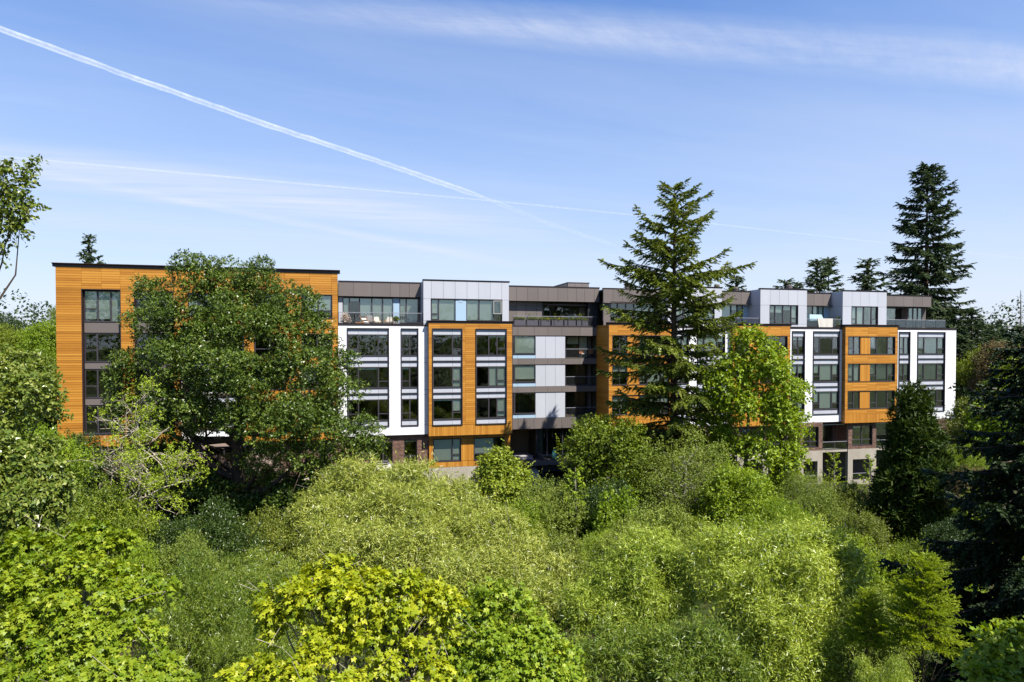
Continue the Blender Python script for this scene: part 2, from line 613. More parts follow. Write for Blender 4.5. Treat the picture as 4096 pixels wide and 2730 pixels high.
def boards(wall, u0, u1, z0, z1, holes, n, joints=(), bh=0.205, quota=0, seen=None, vertical=False, mat=None):
    """real boards over a wall: the ones that show largest are single objects, the rest one joined part"""
    global BOARD_LEFT
    mat = mat or ("cedar_v" if vertical else "cedar")
    gap = 0.020
    if not vertical:
        rows = list(np.arange(z0, z1 - 0.06, bh)) + [z1]
        rows = sorted(set(rows) | {h[2] for h in holes if z0 < h[2] < z1} | {h[3] for h in holes if z0 < h[3] < z1})
        rows = [r for i, r in enumerate(rows) if i == 0 or r - rows[i - 1] > 0.035 or any(abs(r - h[k]) < 1e-6 for h in holes for k in (2, 3))]
    else:
        rows = [z0, z1]
    rects = []
    if vertical:
        us = list(np.arange(u0, u1 - 0.05, bh))[1:]
        rects = cells(u0, u1, z0, z1, holes, us)
    else:
        for za, zb in zip(rows, rows[1:]):
            if zb - za < 0.02:
                continue
            k = (za + zb) / 2
            cuts = sorted((max(h[0], u0), min(h[1], u1)) for h in holes if h[2] < k < h[3] and h[1] > u0 and h[0] < u1)
            a = u0
            spans = []
            for c, d in cuts:
                if c - a > 0.02:
                    spans.append((a, c))
                a = max(a, d)
            if u1 - a > 0.02:
                spans.append((a, u1))
            for a, b in spans:
                js = [a] + [j for j in joints if a + 0.3 < j < b - 0.3] + [b]
                if random.random() < 0.25 and b - a > 3.2:
                    js = sorted(js + [a + (b - a) * random.uniform(0.3, 0.7)])
                rects += [(p, q, za, zb) for p, q in zip(js, js[1:])]
    score = [(-(r[1] - r[0]) * (r[3] - r[2]) * (1.0 if seen is None or seen(r) else 0.01), i) for i, r in enumerate(rects)]
    single = {i for _, i in sorted(score)[: min(quota, BOARD_LEFT)]}
    BOARD_LEFT -= len(single)
    bx, tn = [], []
    for i, (a, b, c, d) in enumerate(rects):
        pr = random.uniform(-0.004, 0.004)
        if i in single:
            piece("siding_board", mat, wall, a + gap / 3, b - gap / 3, n + 0.001, n + 0.03 + pr, c + gap / 2, d - gap / 2)
        else:
            bx.append((a + gap / 3, b - gap / 3, n + 0.001, n + 0.03 + pr, c + gap / 2, d - gap / 2))
            tn.append(random.random())
    if bx:
        tone_mesh("siding", bx, tn, mat, wall)


def bricks(wall, u0, u1, z0, z1, holes, n, side=None):
    """running-bond brick courses standing proud of the mortar"""
    bl, bhh = 0.235, 0.083
    bx, tn = [], []
    row = 0
    z = z0
    while z < z1 - 0.03:
        zt = min(z + bhh, z1)
        k = (z + zt) / 2
        u = u0 - (bl / 2 if row % 2 else 0)
        while u < u1:
            a, b = max(u, u0), min(u + bl, u1)
            for h in holes:
                if h[2] < k < h[3]:
                    if a >= h[0] and b <= h[1]:
                        a = b
                    elif a < h[0] < b:
                        b = h[0]
                    elif a < h[1] < b:
                        a = h[1]
            if b - a > 0.03:
                bx.append((a + 0.006, b - 0.006, n - 0.01, n + 0.012 + random.uniform(-0.003, 0.004), z + 0.006, zt - 0.006))
                tn.append(min(1, max(0, random.gauss(0.45, 0.22))))
            u += bl
        z += bhh
        row += 1
    if bx:
        tone_mesh("brick_courses", bx, tn, "brick", wall)


NARROW = [(0.5, True), (0.5, False)]
WIDE = [(0.25, True), (0.5, False), (0.25, True)]
BAY_A = [(0.68, False), (0.32, True)]
BAY_B = [(0.42, False), (0.28, False), (0.30, True)]


def window(u0, u1, z0, z1, n, cols=WIDE, blinds=None, glass="glass", split=0.32, low_all=False):
    """frame with mullions and sash bars; each pane and each drawn blind is a piece of its own"""
    org = ((u0 + u1) / 2, -n, z0)
    f = 0.065
    mb = MB()
    mb.fbox(u0, u1, n - 0.10, n, z1 - f, z1).fbox(u0, u1, n - 0.10, n, z0, z0 + f)
    mb.fbox(u0, u0 + f, n - 0.10, n, z0 + f, z1 - f).fbox(u1 - f, u1, n - 0.10, n, z0 + f, z1 - f)
    w = u1 - u0
    at = u0
    panes, shades = [], []
    for i, (fr, sp) in enumerate(cols):
        a, b = at + (f if i == 0 else 0.055), at + fr * w - (f if i == len(cols) - 1 else 0.055)
        if i < len(cols) - 1:
            mb.fbox(b, b + 0.11, n - 0.10, n + 0.004, z0 + f, z1 - f)
        if sp:
            zs = z0 + split * (z1 - z0)
            mb.fbox(a, b, n - 0.09, n + 0.012, zs - 0.045, zs + 0.045)
            panes += [(a, b, z0 + f, zs - 0.045), (a, b, zs + 0.045, z1 - f)]
        else:
            panes.append((a, b, z0 + f, z1 - f))
        d = blinds[i] if blinds else 0
        if d > 0:
            shades.append((a - 0.01, b + 0.01, z1 - f - d * (z1 - z0 - 2 * f), z1 - f))
        at += fr * w
    mb.fbox(u0 - 0.02, u1 + 0.02, n - 0.02, n + 0.05, z0 - 0.05, z0 - 0.001)
    wn_ = mb.build("window", M["frame"], apt, org)
    for a, b, c, d in panes:
        pn = piece("pane", glass, wn_, a - 0.004, b + 0.004, n - 0.055, n - 0.047, c - 0.004, d + 0.004, org)
        pn.rotation_euler = (random.gauss(0, 0.006), 0, random.gauss(0, 0.007))  # no two panes sit quite alike
    for a, b, c, d in shades:
        piece("blind", "blind", wn_, a, b, n - 0.135, n - 0.13, c, d, org)
    return wn_


def surround(u0, u1, z0, z1, n, proud=0.08, w=0.07, deep=0.3, name="window_surround"):
    mb = MB()
    mb.fbox(u0 - w, u1 + w, n - deep, n + proud, z1, z1 + w).fbox(u0 - w, u1 + w, n - deep, n + proud, z0 - w, z0)
    mb.fbox(u0 - w, u0, n - deep, n + proud, z0, z1).fbox(u1, u1 + w, n - deep, n + proud, z0, z1)
    return mb.build(name, M["trim"], apt)


ROWS = [(-0.72, 1.26), (-3.78, -1.79), (-6.84, -4.86)]


def stacked_opening(u0, u1, n, cols, blinds, top=1.80, bot=-7.36):
    """tall dark-framed opening: three windows with pale spandrel panels above and below each"""
    s = surround(u0, u1, bot, top, n)
    nn = n - 0.08
    edges = []
    for i, (z0, z1) in enumerate(ROWS):
        window(u0 + 0.01, u1 - 0.01, z0, z1, nn + 0.01, cols, blinds[i] if blinds else None)
        hi = top if i == 0 else (ROWS[i - 1][0] + z1) / 2 - 0.04
        lo = bot if i == 2 else (z0 + ROWS[i + 1][1]) / 2 + 0.04
        edges += [(z1 + 0.002, hi), (lo, z0 - 0.055)]
        if i < 2:
            m = (z0 + ROWS[i + 1][1]) / 2
            piece("spandrel_bar", "trim", s, u0 + 0.002, u1 - 0.002, nn - 0.1, n + 0.03, m - 0.038, m + 0.038)
    w = u1 - u0
    us, at = [], 0
    for fr, _ in cols[:-1]:
        at += fr
        us.append(u0 + at * w)
    for lo, hi in edges:
        a = u0
        for b in us + [u1]:
            piece("spandrel_panel", "grey", s, a + 0.008, b - 0.008, nn - 0.04, nn, lo + 0.012, hi - 0.012)
            a = b
    MB().fbox(u0, u1, nn - 0.12, nn - 0.06, ROWS[0][1], top).build("spandrel_backing", M["joint"], s)
    for (z0, z1), (y0, y1) in zip(ROWS, ROWS[1:] + [(None, bot)]):
        MB().fbox(u0, u1, nn - 0.12, nn - 0.06, y1, z0 - 0.002).build("spandrel_backing", M["joint"], s)


def railing(u0, u1, n, z0, z1, pickets=0.125, side=None, posts=1.6, glass=False, name="railing"):
    """handrail on posts with pickets or glass; side=(n_back, at_left, at_right) adds returns"""
    mb = MB()
    runs = [("u", u0, u1, n)]
    if side:
        if side[1]:
            runs.append(("n", side[0], n, u0))
        if side[2]:
            runs.append(("n", side[0], n, u1))
    for ax, a, b, c in runs:
        def bx(p, q, w, za, zb, mi=0):
            if ax == "u":
                mb.fbox(p, q, c - w, c + w, za, zb, mi)
            else:
                mb.fbox(c - w, c + w, p, q, za, zb, mi)
        bx(a, b, 0.03, z1 - 0.05, z1, 1)
        bx(a, b, 0.015, z0 + 0.06, z0 + 0.10)
        k = max(1, round((b - a) / posts))
        for i in range(k + 1):
            p = a + (b - a) * i / k
            bx(p - 0.025, p + 0.025, 0.022, z0, z1 - 0.05)
        if not glass:
            k = max(1, round((b - a) / pickets))
            for i in range(1, k):
                p = a + (b - a) * i / k
                bx(p - 0.009, p + 0.009, 0.009, z0 + 0.10, z1 - 0.05)
    r = mb.build(name, [M["rail"], M["toprail"]], apt)
    if glass:
        for ax, a, b, c in runs:
            k = max(1, round((b - a) / posts))
            for i in range(k):
                p, q = a + (b - a) * i / k + 0.04, a + (b - a) * (i + 1) / k - 0.04
                if ax == "u":
                    piece("glass_panel", "rail_glass", r, p, q, c - 0.006, c + 0.006, z0 + 0.11, z1 - 0.07)
                else:
                    piece("glass_panel", "rail_glass", r, c - 0.006, c + 0.006, p, q, z0 + 0.11, z1 - 0.07)
    return r


def coping(u0, u1, n, z0, z1, back=0.35, flare=0.10, left=True, right=True, name="coping"):
    """dark metal cap that flares out towards its top edge"""
    mb = MB()
    prof = [(0.012, z0), (0.03, z0 + 0.02), (0.03, z0 + (z1 - z0) * 0.55), (flare, z1 - 0.03), (flare, z1), (-back, z1), (-back, z0)]
    a, b = u0 - (flare if left else 0), u1 + (flare if right else 0)
    b0 = len(mb.v)
    for uu in (a, b):
        for dn, z in prof:
            mb.v.append((uu, -(n + dn), z))
    k = len(prof)
    for i in range(k):
        j = (i + 1) % k
        mb.f.append((b0 + i, b0 + j, b0 + k + j, b0 + k + i))
        mb.m.append(0)
    mb.f += [tuple(b0 + i for i in reversed(range(k))), tuple(b0 + k + i for i in range(k))]
    mb.m += [0, 0]
    return mb.build(name, M["trim"], apt)


def fascia(u0, u1, z0, z1, n, mat="brown", pw=1.12, us=None, thick=0.2, zs=(), name="metal_fascia"):
    w = backing(name, "joint", u0, u1, z0, z1, [], n, thick)
    k = max(1, round((u1 - u0) / pw))
    panels(w, mat, "fascia_panel", u0, u1, z0, z1, [], n, us if us is not None else [u0 + (u1 - u0) * i / k for i in range(1, k)], zs)
    return w


# ---- key lines along the facade
uL1 = U(776, NL)                       # end of the cedar wing
uB0, uB1 = U(984.5, NB), U(1176.5, NB)  # first cedar bay
cedar_bays = [(U(1398.6, NB), U(1545, NB)), (U(1684, NB), U(1815, NB)), (U(1942, NB), U(2062, NB))]
white_walls = [(uL1 + 0.02, uB0), (cedar_bays[0][1], cedar_bays[1][0]), (cedar_bays[1][1], cedar_bays[2][0]), (cedar_bays[2][1], U(2196.5, 0))]
uEND = white_walls[-1][1]
uC0, uC1 = uB1, cedar_bays[0][0]
ZG = -18.5   # foundations go down to here

# ---- core: party walls, floor plates and roofs behind the facades
mb = MB()
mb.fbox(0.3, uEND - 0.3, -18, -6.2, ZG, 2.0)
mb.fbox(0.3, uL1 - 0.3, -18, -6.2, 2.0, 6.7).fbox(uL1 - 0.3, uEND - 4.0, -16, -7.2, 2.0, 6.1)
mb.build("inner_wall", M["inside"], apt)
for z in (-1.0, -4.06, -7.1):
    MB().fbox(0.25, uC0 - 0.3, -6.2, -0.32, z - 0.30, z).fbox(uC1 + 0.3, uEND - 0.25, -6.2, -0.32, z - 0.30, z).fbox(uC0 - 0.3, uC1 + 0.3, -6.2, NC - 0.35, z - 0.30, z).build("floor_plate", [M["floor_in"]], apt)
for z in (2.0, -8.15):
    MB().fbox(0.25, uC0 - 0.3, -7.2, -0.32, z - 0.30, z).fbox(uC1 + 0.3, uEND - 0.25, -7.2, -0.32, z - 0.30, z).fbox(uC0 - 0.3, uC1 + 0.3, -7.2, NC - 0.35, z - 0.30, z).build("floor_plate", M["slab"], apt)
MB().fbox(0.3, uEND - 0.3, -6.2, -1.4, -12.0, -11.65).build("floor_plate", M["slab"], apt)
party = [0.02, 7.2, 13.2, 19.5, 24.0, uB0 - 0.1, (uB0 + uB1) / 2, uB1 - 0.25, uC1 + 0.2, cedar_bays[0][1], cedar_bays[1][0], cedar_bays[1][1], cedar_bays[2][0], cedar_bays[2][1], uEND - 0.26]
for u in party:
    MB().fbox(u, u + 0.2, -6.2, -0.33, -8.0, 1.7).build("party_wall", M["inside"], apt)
for u in [0.02, 7.2, 13.2, 19.5, uL1 - 0.25]:
    MB().fbox(u, u + 0.2, -6.2, -0.1, 1.9, 6.7).build("party_wall", M["inside"], apt)
for u in [cedar_bays[0][1] - 1.0, cedar_bays[1][0], cedar_bays[1][1], cedar_bays[2][0], U(2036, 0)]:
    MB().fbox(u, u + 0.2, -7.2, -2.7, 2.0, 6.1).build("party_wall", M["inside"], apt)
MB().fbox(0.02, uL1 - 0.02, -18, NL - 0.2, 6.55, 6.80).build("roof", M["roof"], apt)
for u0_, u1_, n_ in ((uL1, uC0 - 0.12, NS - 0.22), (uC0 - 0.12, U(1376, NC), NC - 0.52), (U(1376, NC), uEND - 6.5, NS - 0.22)):
    MB().fbox(u0_, u1_, -16, n_, 6.02, 6.14).build("roof", M["roof"], apt)
MB().fbox(uEND - 8.5, uEND - 0.1, -16, -0.3, 1.92, 2.06).build("terrace_floor", M["stone"], apt)
MB().fbox(uL1 + 0.1, uB0 + 0.5, -2.6, -0.25, 1.92, 2.06).fbox(uB0, uB1, -1.6, NB - 0.25, 1.90, 2.10).build("terrace_floor", M["stone"], apt)
MB().fbox(uC0 + 0.1, uC1, -7.2, NC - 0.2, 1.92, 2.06).fbox(uC1, uEND - 8.5, -2.6, -0.25, 1.90, 2.06).build("terrace_floor", M["stone"], apt)
MB().fbox(uEND - 0.22, uEND - 0.02, -18, -0.23, ZG, 2.05).build("end_wall", M["brown"], apt)
MB().fbox(0.02, 0.25, -18, NL - 0.25, ZG, 6.6).build("end_wall", M["brown"], apt)

# ---- cedar wing at the left end
LZ0, LZ1 = -8.45, 6.86
lw = [(U(189, NL), U(276.5, NL)), (U(310, NL), U(398, NL))]
rw = [(U(585, NL), U(655, NL)), (U(694, NL), U(762.5, NL))]
uW0, uW1 = U(412, NL), U(560, NL)
holes = [(lw[0][0], lw[0][1], -7.42, 4.97), (lw[1][0], lw[1][1], -7.42, 4.9)]
holes += [(uW0, uW1, LZ0, 2.0)]
for a, b in rw:
    holes += [(a, b, 2.72, 4.85)] + [(a, b, z0, z1) for z0, z1 in ROWS]
holes += [(U(432, NL), U(538, NL), 2.72, 4.85)]
wing = backing("cedar_wall", "cedar_back", 0, uL1, LZ0, LZ1, holes, NL - 0.03)
joints = [U(x, NL) for x in (188.5, 234, 277, 310, 398, 470, 540, 600, 655, 712, 762)]
lo_holes = [h for h in holes]
boards(wing, 0, uL1, -7.42, LZ1, lo_holes, NL - 0.03, joints, quota=165, seen=lambda r: r[1] < lw[0][0] + 0.3 or r[2] > 5.0 and (r[1] < lw[1][0] + 1.5 or r[0] > U(640, NL)) or r[0] > U(758, NL))
boards(wing, 0, uL1, LZ0, -7.42, [h for h in holes if h[2] < -7.5], NL - 0.03, vertical=True, quota=14, seen=lambda r: U(205, NL) < r[0] < U(280, NL))
for k, (a, b) in enumerate(lw):
    s = surround(a, b, -7.42, 4.97 if k == 0 else 4.9, NL, proud=0.02, w=0.05, deep=0.5)
    zt = [(2.25, 4.9), (-1.2, 1.25), (-4.28, -1.85), (-7.36, -4.95)]
    n = NL - 0.36
    for i, (z0, z1) in enumerate(zt):
        window(a + 0.05, b - 0.02, z0, z1, n, [(0.36, True), (0.36, False), (0.28, False)] if i == 0 else [(0.34, True), (0.66, False)], (0.93, 0.93, 1.0) if (i == 0 and k == 0) else None, split=0.42)
        if i < 3:
            piece("spandrel_panel", "brown", s, a + 0.06, b - 0.03, n - 0.06, n + 0.05, zt[i + 1][1] + 0.06, z0 - 0.10)
            MB().fbox(a, b, n - 0.2, n - 0.07, zt[i + 1][1], z0 - 0.002).build("spandrel_backing", M["joint"], s)
for k, (a, b) in enumerate(rw):
    window(a, b, 2.72, 4.85, NL - 0.08, [(0.55, False), (0.45, True)], (0.72, 0.66) if k else (0.5, 0.9))
    surround(a, b, 2.72, 4.85, NL, 0.03, 0.05)
    for i, (z0, z1) in enumerate(ROWS):
        window(a, b, z0, z1, NL - 0.08, NARROW, [(0, 0), (0.6, 0.6), (0, 0)][i])
        surround(a, b, z0, z1, NL, 0.03, 0.05)
window(U(432, NL), U(538, NL), 2.72, 4.85, NL - 0.08, WIDE, (1, 0.9, 1))
coping(0, uL1, NL, LZ1, 7.16, back=0.5, flare=0.22)
# white recess in the wing
w0 = [(U(420, -0.3), U(470, -0.3)), (U(490, -0.3), U(552, -0.3))]
wh = [(a, b, -7.36, 1.62) for a, b in w0]
rec = backing("white_wall", "joint", uW0, uW1, -8.3, 2.0, wh, -0.35)
panels(rec, "white", "wall_panel", uW0, uW1, -8.3, 2.0, wh, -0.35, [], [-1.2, -4.3])
for a, b in w0:
    stacked_opening(a, b, -0.35, NARROW, None, top=1.62)
for a in (uW0, uW1):
    MB().fbox(a - 0.06 if a == uW0 else a, a if a == uW0 else a + 0.06, -0.5, NL - 0.02, -8.3, 2.0).build("return_wall", M["cedar_v"], apt)

# brick plinth under the wing and the first white wall
bh = [(U(797, -0.4), U(851 * 1.0, -0.4) + 0.9, -11.3, -8.95), (U(928, -0.4), U(956.5, -0.4), -11.0, -8.85), (U(733, -0.4), U(752, -0.4), -11.1, -8.9), (U(300, -0.4), U(360, -0.4), -11.0, -8.9), (U(470, -0.4), U(540, -0.4), -11.1, -8.9)]
bh[0] = (U(848, -0.4), U(900, -0.4), -11.6, -8.9)
pl = backing("brick_wall", "mortar", 0.3, uB0 + 0.1, -11.75, -8.3, bh, -0.36)
bricks(pl, U(640, -0.4), uB0 + 0.1, -11.75, -8.3, bh, -0.35)
bricks(pl, 0.3, U(300, -0.4), -11.75, -8.3, bh, -0.35)
for i, (a, b, c, d) in enumerate(bh):
    window(a, b, c, d, -0.55, [(1, True)] if b - a < 1.6 else [(0.6, False), (0.4, True)], (0.06, 0.05) if i < 2 else None, split=0.28)
    surround(a, b, c, d, -0.35, 0.015, 0.05, 0.3)
MB().fbox(0.3, uB0 + 0.1, -0.6, -0.30, -11.85, -11.752).fbox(0.3, uB0 + 0.1, -0.9, -0.34, ZG, -11.86).build("concrete_plinth", M["concrete"], apt)


# ---- white walls with dark-framed stacked windows
B0 = (0, 0, 0)
blind_sets = [
    [[(0, 0, 0.12), (0, 0.1, 0), (0, 0, 0)], [(0, 0), (0.1, 0), (0, 0)]],
    [[(0.4, 1), (0.9, 0.9), (0, 0.5)], [(0.9, 1, 0.3), (0.2, 0.9, 0.9), (0.9, 0.95, 0.9)]],
    [[(0.16, 0.16), (0.5, 0.5), (0.7, 0.9)], [(0, 0, 0), (0.5, 0.92, 0.6), (0.6, 0.97, 0.65)]],
    [[(0.95, 0.95), (0.68, 0.68), (0.2, 0.3)], [(0.97, 0.97, 0.97), (0.96, 0.96, 0.96), (0, 0.2, 0)]],
]
wcols = [
    [(U(799, 0), U(892, 0)), (U(922.5, 0), U(959.5, 0))],
    [(U(1553, 0), U(1581, 0)), (U(1603, 0), U(1664, 0))],
    [(U(1820.5, 0), U(1847.5, 0)), (U(1869, 0), U(1927.5, 0))],
    [(U(2066, 0), U(2089.5, 0)), (U(2108.5, 0), U(2170, 0))],
]
for k, ((a, b), ops) in enumerate(zip(white_walls, wcols)):
    hs = [(o[0], o[1], -7.36, 1.80) for o in ops]
    w = backing("white_wall", "joint", a, b, -8.28, 2.08, hs, -0.03)
    edge = [ops[0][0], ops[0][1], ops[1][0], ops[1][1]]
    panels(w, "white", "wall_panel", a, b, -8.28, 2.08, hs, -0.03, edge, [-0.95, -1.4, -4.02, -4.45, -7.36])
    for j, o in enumerate(ops):
        wide = o[1] - o[0] > 2.2
        stacked_opening(o[0], o[1], 0, WIDE if wide else NARROW, blind_sets[k][1 if (wide and k) else (0 if k or wide else 1)])
    coping(a, b, 0, 2.08, 2.32, back=0.3, flare=0.06, left=False, right=(k == 3))
    MB().fbox(a + 0.01, b - 0.01, -0.3, -0.005, -8.31, -8.285).build("drip_edge", M["trim"], apt)

# ---- cedar bays
bay_list = [(uB0, uB1)] + cedar_bays
BT = 2.36
b1o = [(U(994.5, NB), U(1060.5, NB)), (U(1094, NB), U(1162.5, NB))]
for k, (a, b) in enumerate(bay_list):
    zb = -8.42
    if k == 0:
        hs = [(o[0], o[1], -7.36, 1.80) for o in b1o]
    else:
        w_ = b - a
        p = (a + 0.42, a + 0.42 + 0.235 * w_ - 0.05, a + 0.42 + 0.42 * w_, b - 0.36)
        hs = [(p[0], p[3], z0, z1) for z0, z1 in ROWS]
    wall = backing("cedar_wall", "cedar_back", a, b, zb, BT, hs, NB - 0.03)
    vis = {0: 95, 1: 4, 2: 2, 3: 40}[k]
    jt = [a + (b - a) * 0.14, a + (b - a) * 0.43, a + (b - a) * 0.6, a + (b - a) * 0.84]
    boards(wall, a, b, -7.40, BT, hs, NB - 0.03, jt, quota=vis)
    boards(wall, a, b, zb, -7.40, [h for h in hs if h[2] < -7.45], NB - 0.03, vertical=True, quota=16 if k == 0 else 0)
    # left return, in the shade
    nb = -0.03 if k != 1 else NC
    MB().fbox(a, a + 0.2, nb - 0.25, NB - 0.26, zb, BT).build("return_backing", M["cedar_back"], wall)
    bx = []
    z = zb
    while z < BT - 0.03:
        zt = min(z + 0.205, BT)
        bx.append((a - 0.028, a - 0.001, nb + 0.002, NB - 0.004, z + 0.008, zt - 0.008))
        z += 0.205
    tone_mesh("return_siding", bx, [random.random() for _ in bx], "cedar", wall)
    MB().fbox(b - 0.2, b, -0.3, NB - 0.26, zb, BT).build("return_backing", M["trim"], wall)
    piece("corner_trim", "trim", wall, a - 0.03, a + 0.012, NB - 0.003, NB + 0.006, zb, BT)
    piece("corner_trim", "trim", wall, b - 0.012, b + 0.03, NB - 0.06, NB + 0.006, zb, BT)
    coping(a, b, NB, BT, 2.62, back=0.5, flare=0.14)
    MB().fbox(a + 0.005, b - 0.005, -0.34, NB - 0.035, zb - 0.04, zb - 0.004).build("soffit", M["trim"], apt)
    if k == 0:
        stacked_opening(b1o[0][0], b1o[0][1], NB, BAY_A, [(0, 0.05), (0, 0.99), (0.08, 0.6)])
        stacked_opening(b1o[1][0], b1o[1][1], NB, BAY_B, [(0, 0.1, 0.1), (0, 0.97, 0.97), (0, 0, 0.95)])
    else:
        for i, (z0, z1) in enumerate(ROWS):
            bl = {1: [None, (0.3, 0.3), (0.6, 0.7)], 2: [None, None, None], 3: [None, (0.97, 0.97), None]}[k][i]
            bw = {1: [None, (0.9, 0.9, 0.9), (0.8, 0.9, 0.8)], 2: [None] * 3, 3: [None, (0.6, 0.9, 0.62), None]}[k][i]
            window(p[0], p[1], z0, z1, NB - 0.12, NARROW, bl)
            window(p[2], p[3], z0, z1, NB - 0.12, [(0.27, True), (0.46, False), (0.27, True)], bw)
            surround(p[0], p[3], z0, z1, NB, 0.02, 0.05)
            MB().fbox(p[1], p[2], NB - 0.25, NB - 0.085, z0, z1).build("mid_backing", M["cedar_back"], wall)
            boards(wall, p[1] + 0.02, p[2] - 0.02, z0 + 0.02, z1 - 0.02, [], NB - 0.085, vertical=True, quota=6 if k == 3 else 0, bh=0.19)

# cedar base under the first bay
base_n = -0.12
bo = [(U(995, base_n), U(1058, base_n), -10.98, -8.82), (U(1089, base_n), U(1158, base_n), -11.0, -8.82)]
base = backing("cedar_wall", "cedar_back", uB0 + 0.1, uB1 - 0.05, -11.55, -8.45, bo, base_n - 0.03)
boards(base, uB0 + 0.1, uB1 - 0.05, -11.55, -8.45, bo, base_n - 0.03, vertical=True, quota=26)
for j, (a, b, c, d) in enumerate(bo):
    window(a, b, c, d, base_n - 0.1, [(0.7, False), (0.3, True)] if j == 0 else [(0.66, True), (0.34, False)], (0.99, 0.99) if j == 0 else (0.78, 0), split=0.3)
    surround(a, b, c, d, base_n, 0.02, 0.05)
MB().fbox(uB0 + 0.1, uB1 - 0.05, -0.6, base_n + 0.02, ZG, -11.56).build("concrete_plinth", M["concrete"], apt)
MB().fbox(uB1 - 0.3, uB1 - 0.06, -5.0, base_n - 0.3, -11.5, -8.45).build("return_wall", M["cedar_v"], apt)
MB().fbox(uB1 - 0.28, uB1 - 0.05, -3.3, -0.31, -8.4, 2.2).build("return_wall", M["brown"], apt)

# ---- recessed middle: windows, pale panels, balconies between bronze fascias
mx = [U(x, NC) for x in (1178, 1230.5, 1298.5, 1371)]
bands = [(1.28, 2.18), (-1.72, -1.10), (-4.62, -4.02), (-8.42, -7.30)]
jx = [U(x, NC) for x in (1190, 1227, 1258, 1290, 1332)]
for z0, z1 in bands:
    fascia(mx[0] - 0.1, uC1 - 0.03, z0, z1, NC, us=jx)
gaps = [(-1.10, 1.28), (-4.02, -1.72), (-7.30, -4.62)]
for i, (z0, z1) in enumerate(gaps):
    n = NC - 0.02
    window(mx[0], mx[1], z0 + 0.50, z1 - 0.02, n, [(0.08, False), (0.92, False)], ((0, 0.99), (0, 0.86), (0, 0))[i])
    wp = backing("panel_wall", "joint", mx[0], mx[2], z0, z1, [(mx[0], mx[1], z0 + 0.48, z1)], n - 0.06)
    for a, b in ((mx[0], U(1189, n)), (U(1189, n), mx[1])):
        piece("spandrel_panel", "blue", wp, a + 0.01, b - 0.01, n - 0.06, n - 0.02, z0 + 0.02, z0 + 0.42)
    t = (mx[2] - mx[1]) / 3
    for j in range(3):
        piece("wall_panel", "grey", wp, mx[1] + t * j + 0.01, mx[1] + t * (j + 1) - 0.01, n - 0.06, n - 0.015, z0 + 0.02, z1 - 0.02)
    # balcony: glazed doors set back behind a railing
    nb = NC - 1.7
    window(mx[2] + 0.03, mx[3] - 0.4, z0 + 0.02, z1 - 0.03, nb, [(0.22, False), (0.45, False), (0.33, False)], (0.0, 0.35, 0.99) if i == 0 else None)
    MB().fbox(mx[2], uC1, nb - 1.0, NC - 0.21, z0 - 0.22, z0 - 0.004).build("balcony_slab", M["slab"], apt)
    MB().fbox(mx[2] - 0.2, mx[2], nb, n - 0.07, z0, z1).fbox(mx[3] - 0.4, uC1, nb - 0.2, nb, z0, z1).build("return_wall", M["brown"], apt)
    railing(mx[2] + 0.06, uC1 - 0.05, NC - 0.06, z0, z0 + 1.02)

# top of the middle: planted terrace behind a railing
ctop = U(1376, NC)
fascia(uC0 - 0.1, ctop, 4.86, 6.28, NC, us=[U(x, NC) for x in (1186, 1211, 1235.5, 1258.5, 1281, 1304, 1324, 1342.5, 1365)], thick=0.5)
coping(uC0 - 0.1, ctop, NC, 6.28, 6.44, back=0.4, flare=0.05, left=False, name="roof_edge")
tb = NC - 1.5
tf = NC - 0.62
uT = U(1245, tf)
th = [(U(1249, tb), U(1330, tb), 2.1, 4.45)]
tw = backing("terrace_wall", "joint", uC0 - 0.1, uT, 2.06, 4.9, [], tf)
panels(tw, "brown", "wall_panel", uC0 - 0.1, uT, 2.06, 4.9, [], tf, [U(x, tf) for x in (1186, 1207, 1232)], [4.40])
MB().fbox(uT - 0.2, uT, tb, tf - 0.23, 2.06, 4.9).build("return_wall", M["brown"], apt)
tw = backing("terrace_wall", "joint", uT, ctop, 2.06, 4.9, th, tb)
panels(tw, "brown", "wall_panel", uT, ctop, 2.06, 4.9, th, tb, [], [4.50])
window(th[0][0], th[0][1], 2.1, 4.45, tb - 0.15, [(0.2, False), (0.3, False), (0.28, False), (0.22, False)], None)
MB().fbox(U(1250, tb), U(1338, tb), tb, NC - 0.2, 4.50, 4.56).build("sunshade", M["slab"], apt)
MB().fbox(U(1342, tb), ctop, tb + 0.03, NC - 0.4, 2.06, 4.86).build("dark_bay", M["black"], apt)
MB().fbox(mx[0] - 0.1, uC1 - 0.02, NC - 0.3, NC + 0.03, 2.185, 2.32).build("coping", M["trim"], apt)
railing(mx[0] + 0.05, U(1369, NC), NC - 0.05, 2.32, 3.32, pickets=0.11)

# lobby under the middle section: dark glazed hall, deck, stairs
ln = NC - 0.5
lob0, lob1 = U(1237, ln), uC1 + 3.2
window(lob0, lob1, -11.95, -8.48, ln, [(0.10, True), (0.18, False), (0.2, False), (0.2, False), (0.32, False)], None, "clear", split=0.28)
window(uC0 + 0.15, lob0 - 0.4, -11.2, -8.5, NC - 3.6, [(0.3, True), (0.35, False), (0.35, False)], None, "clear", split=0.72)
MB().fbox(lob0 - 0.3, lob0 - 0.02, NC - 3.6, ln + 0.02, -12.0, -8.45).build("lobby_column", M["black"], apt)
MB().fbox(lob0 + 0.2, lob0 + 0.55, ln - 0.7, ln - 0.35, -12.0, -8.5).build("pale_column", M["concrete"], apt)
MB().fbox(lob0 - 0.1, lob1, ln + 0.08, NC + 1.1, -12.25, -12.0).fbox(uC0, lob1, -8.0, ln + 0.05, -12.3, -12.02).build("deck", M["stone"], apt)
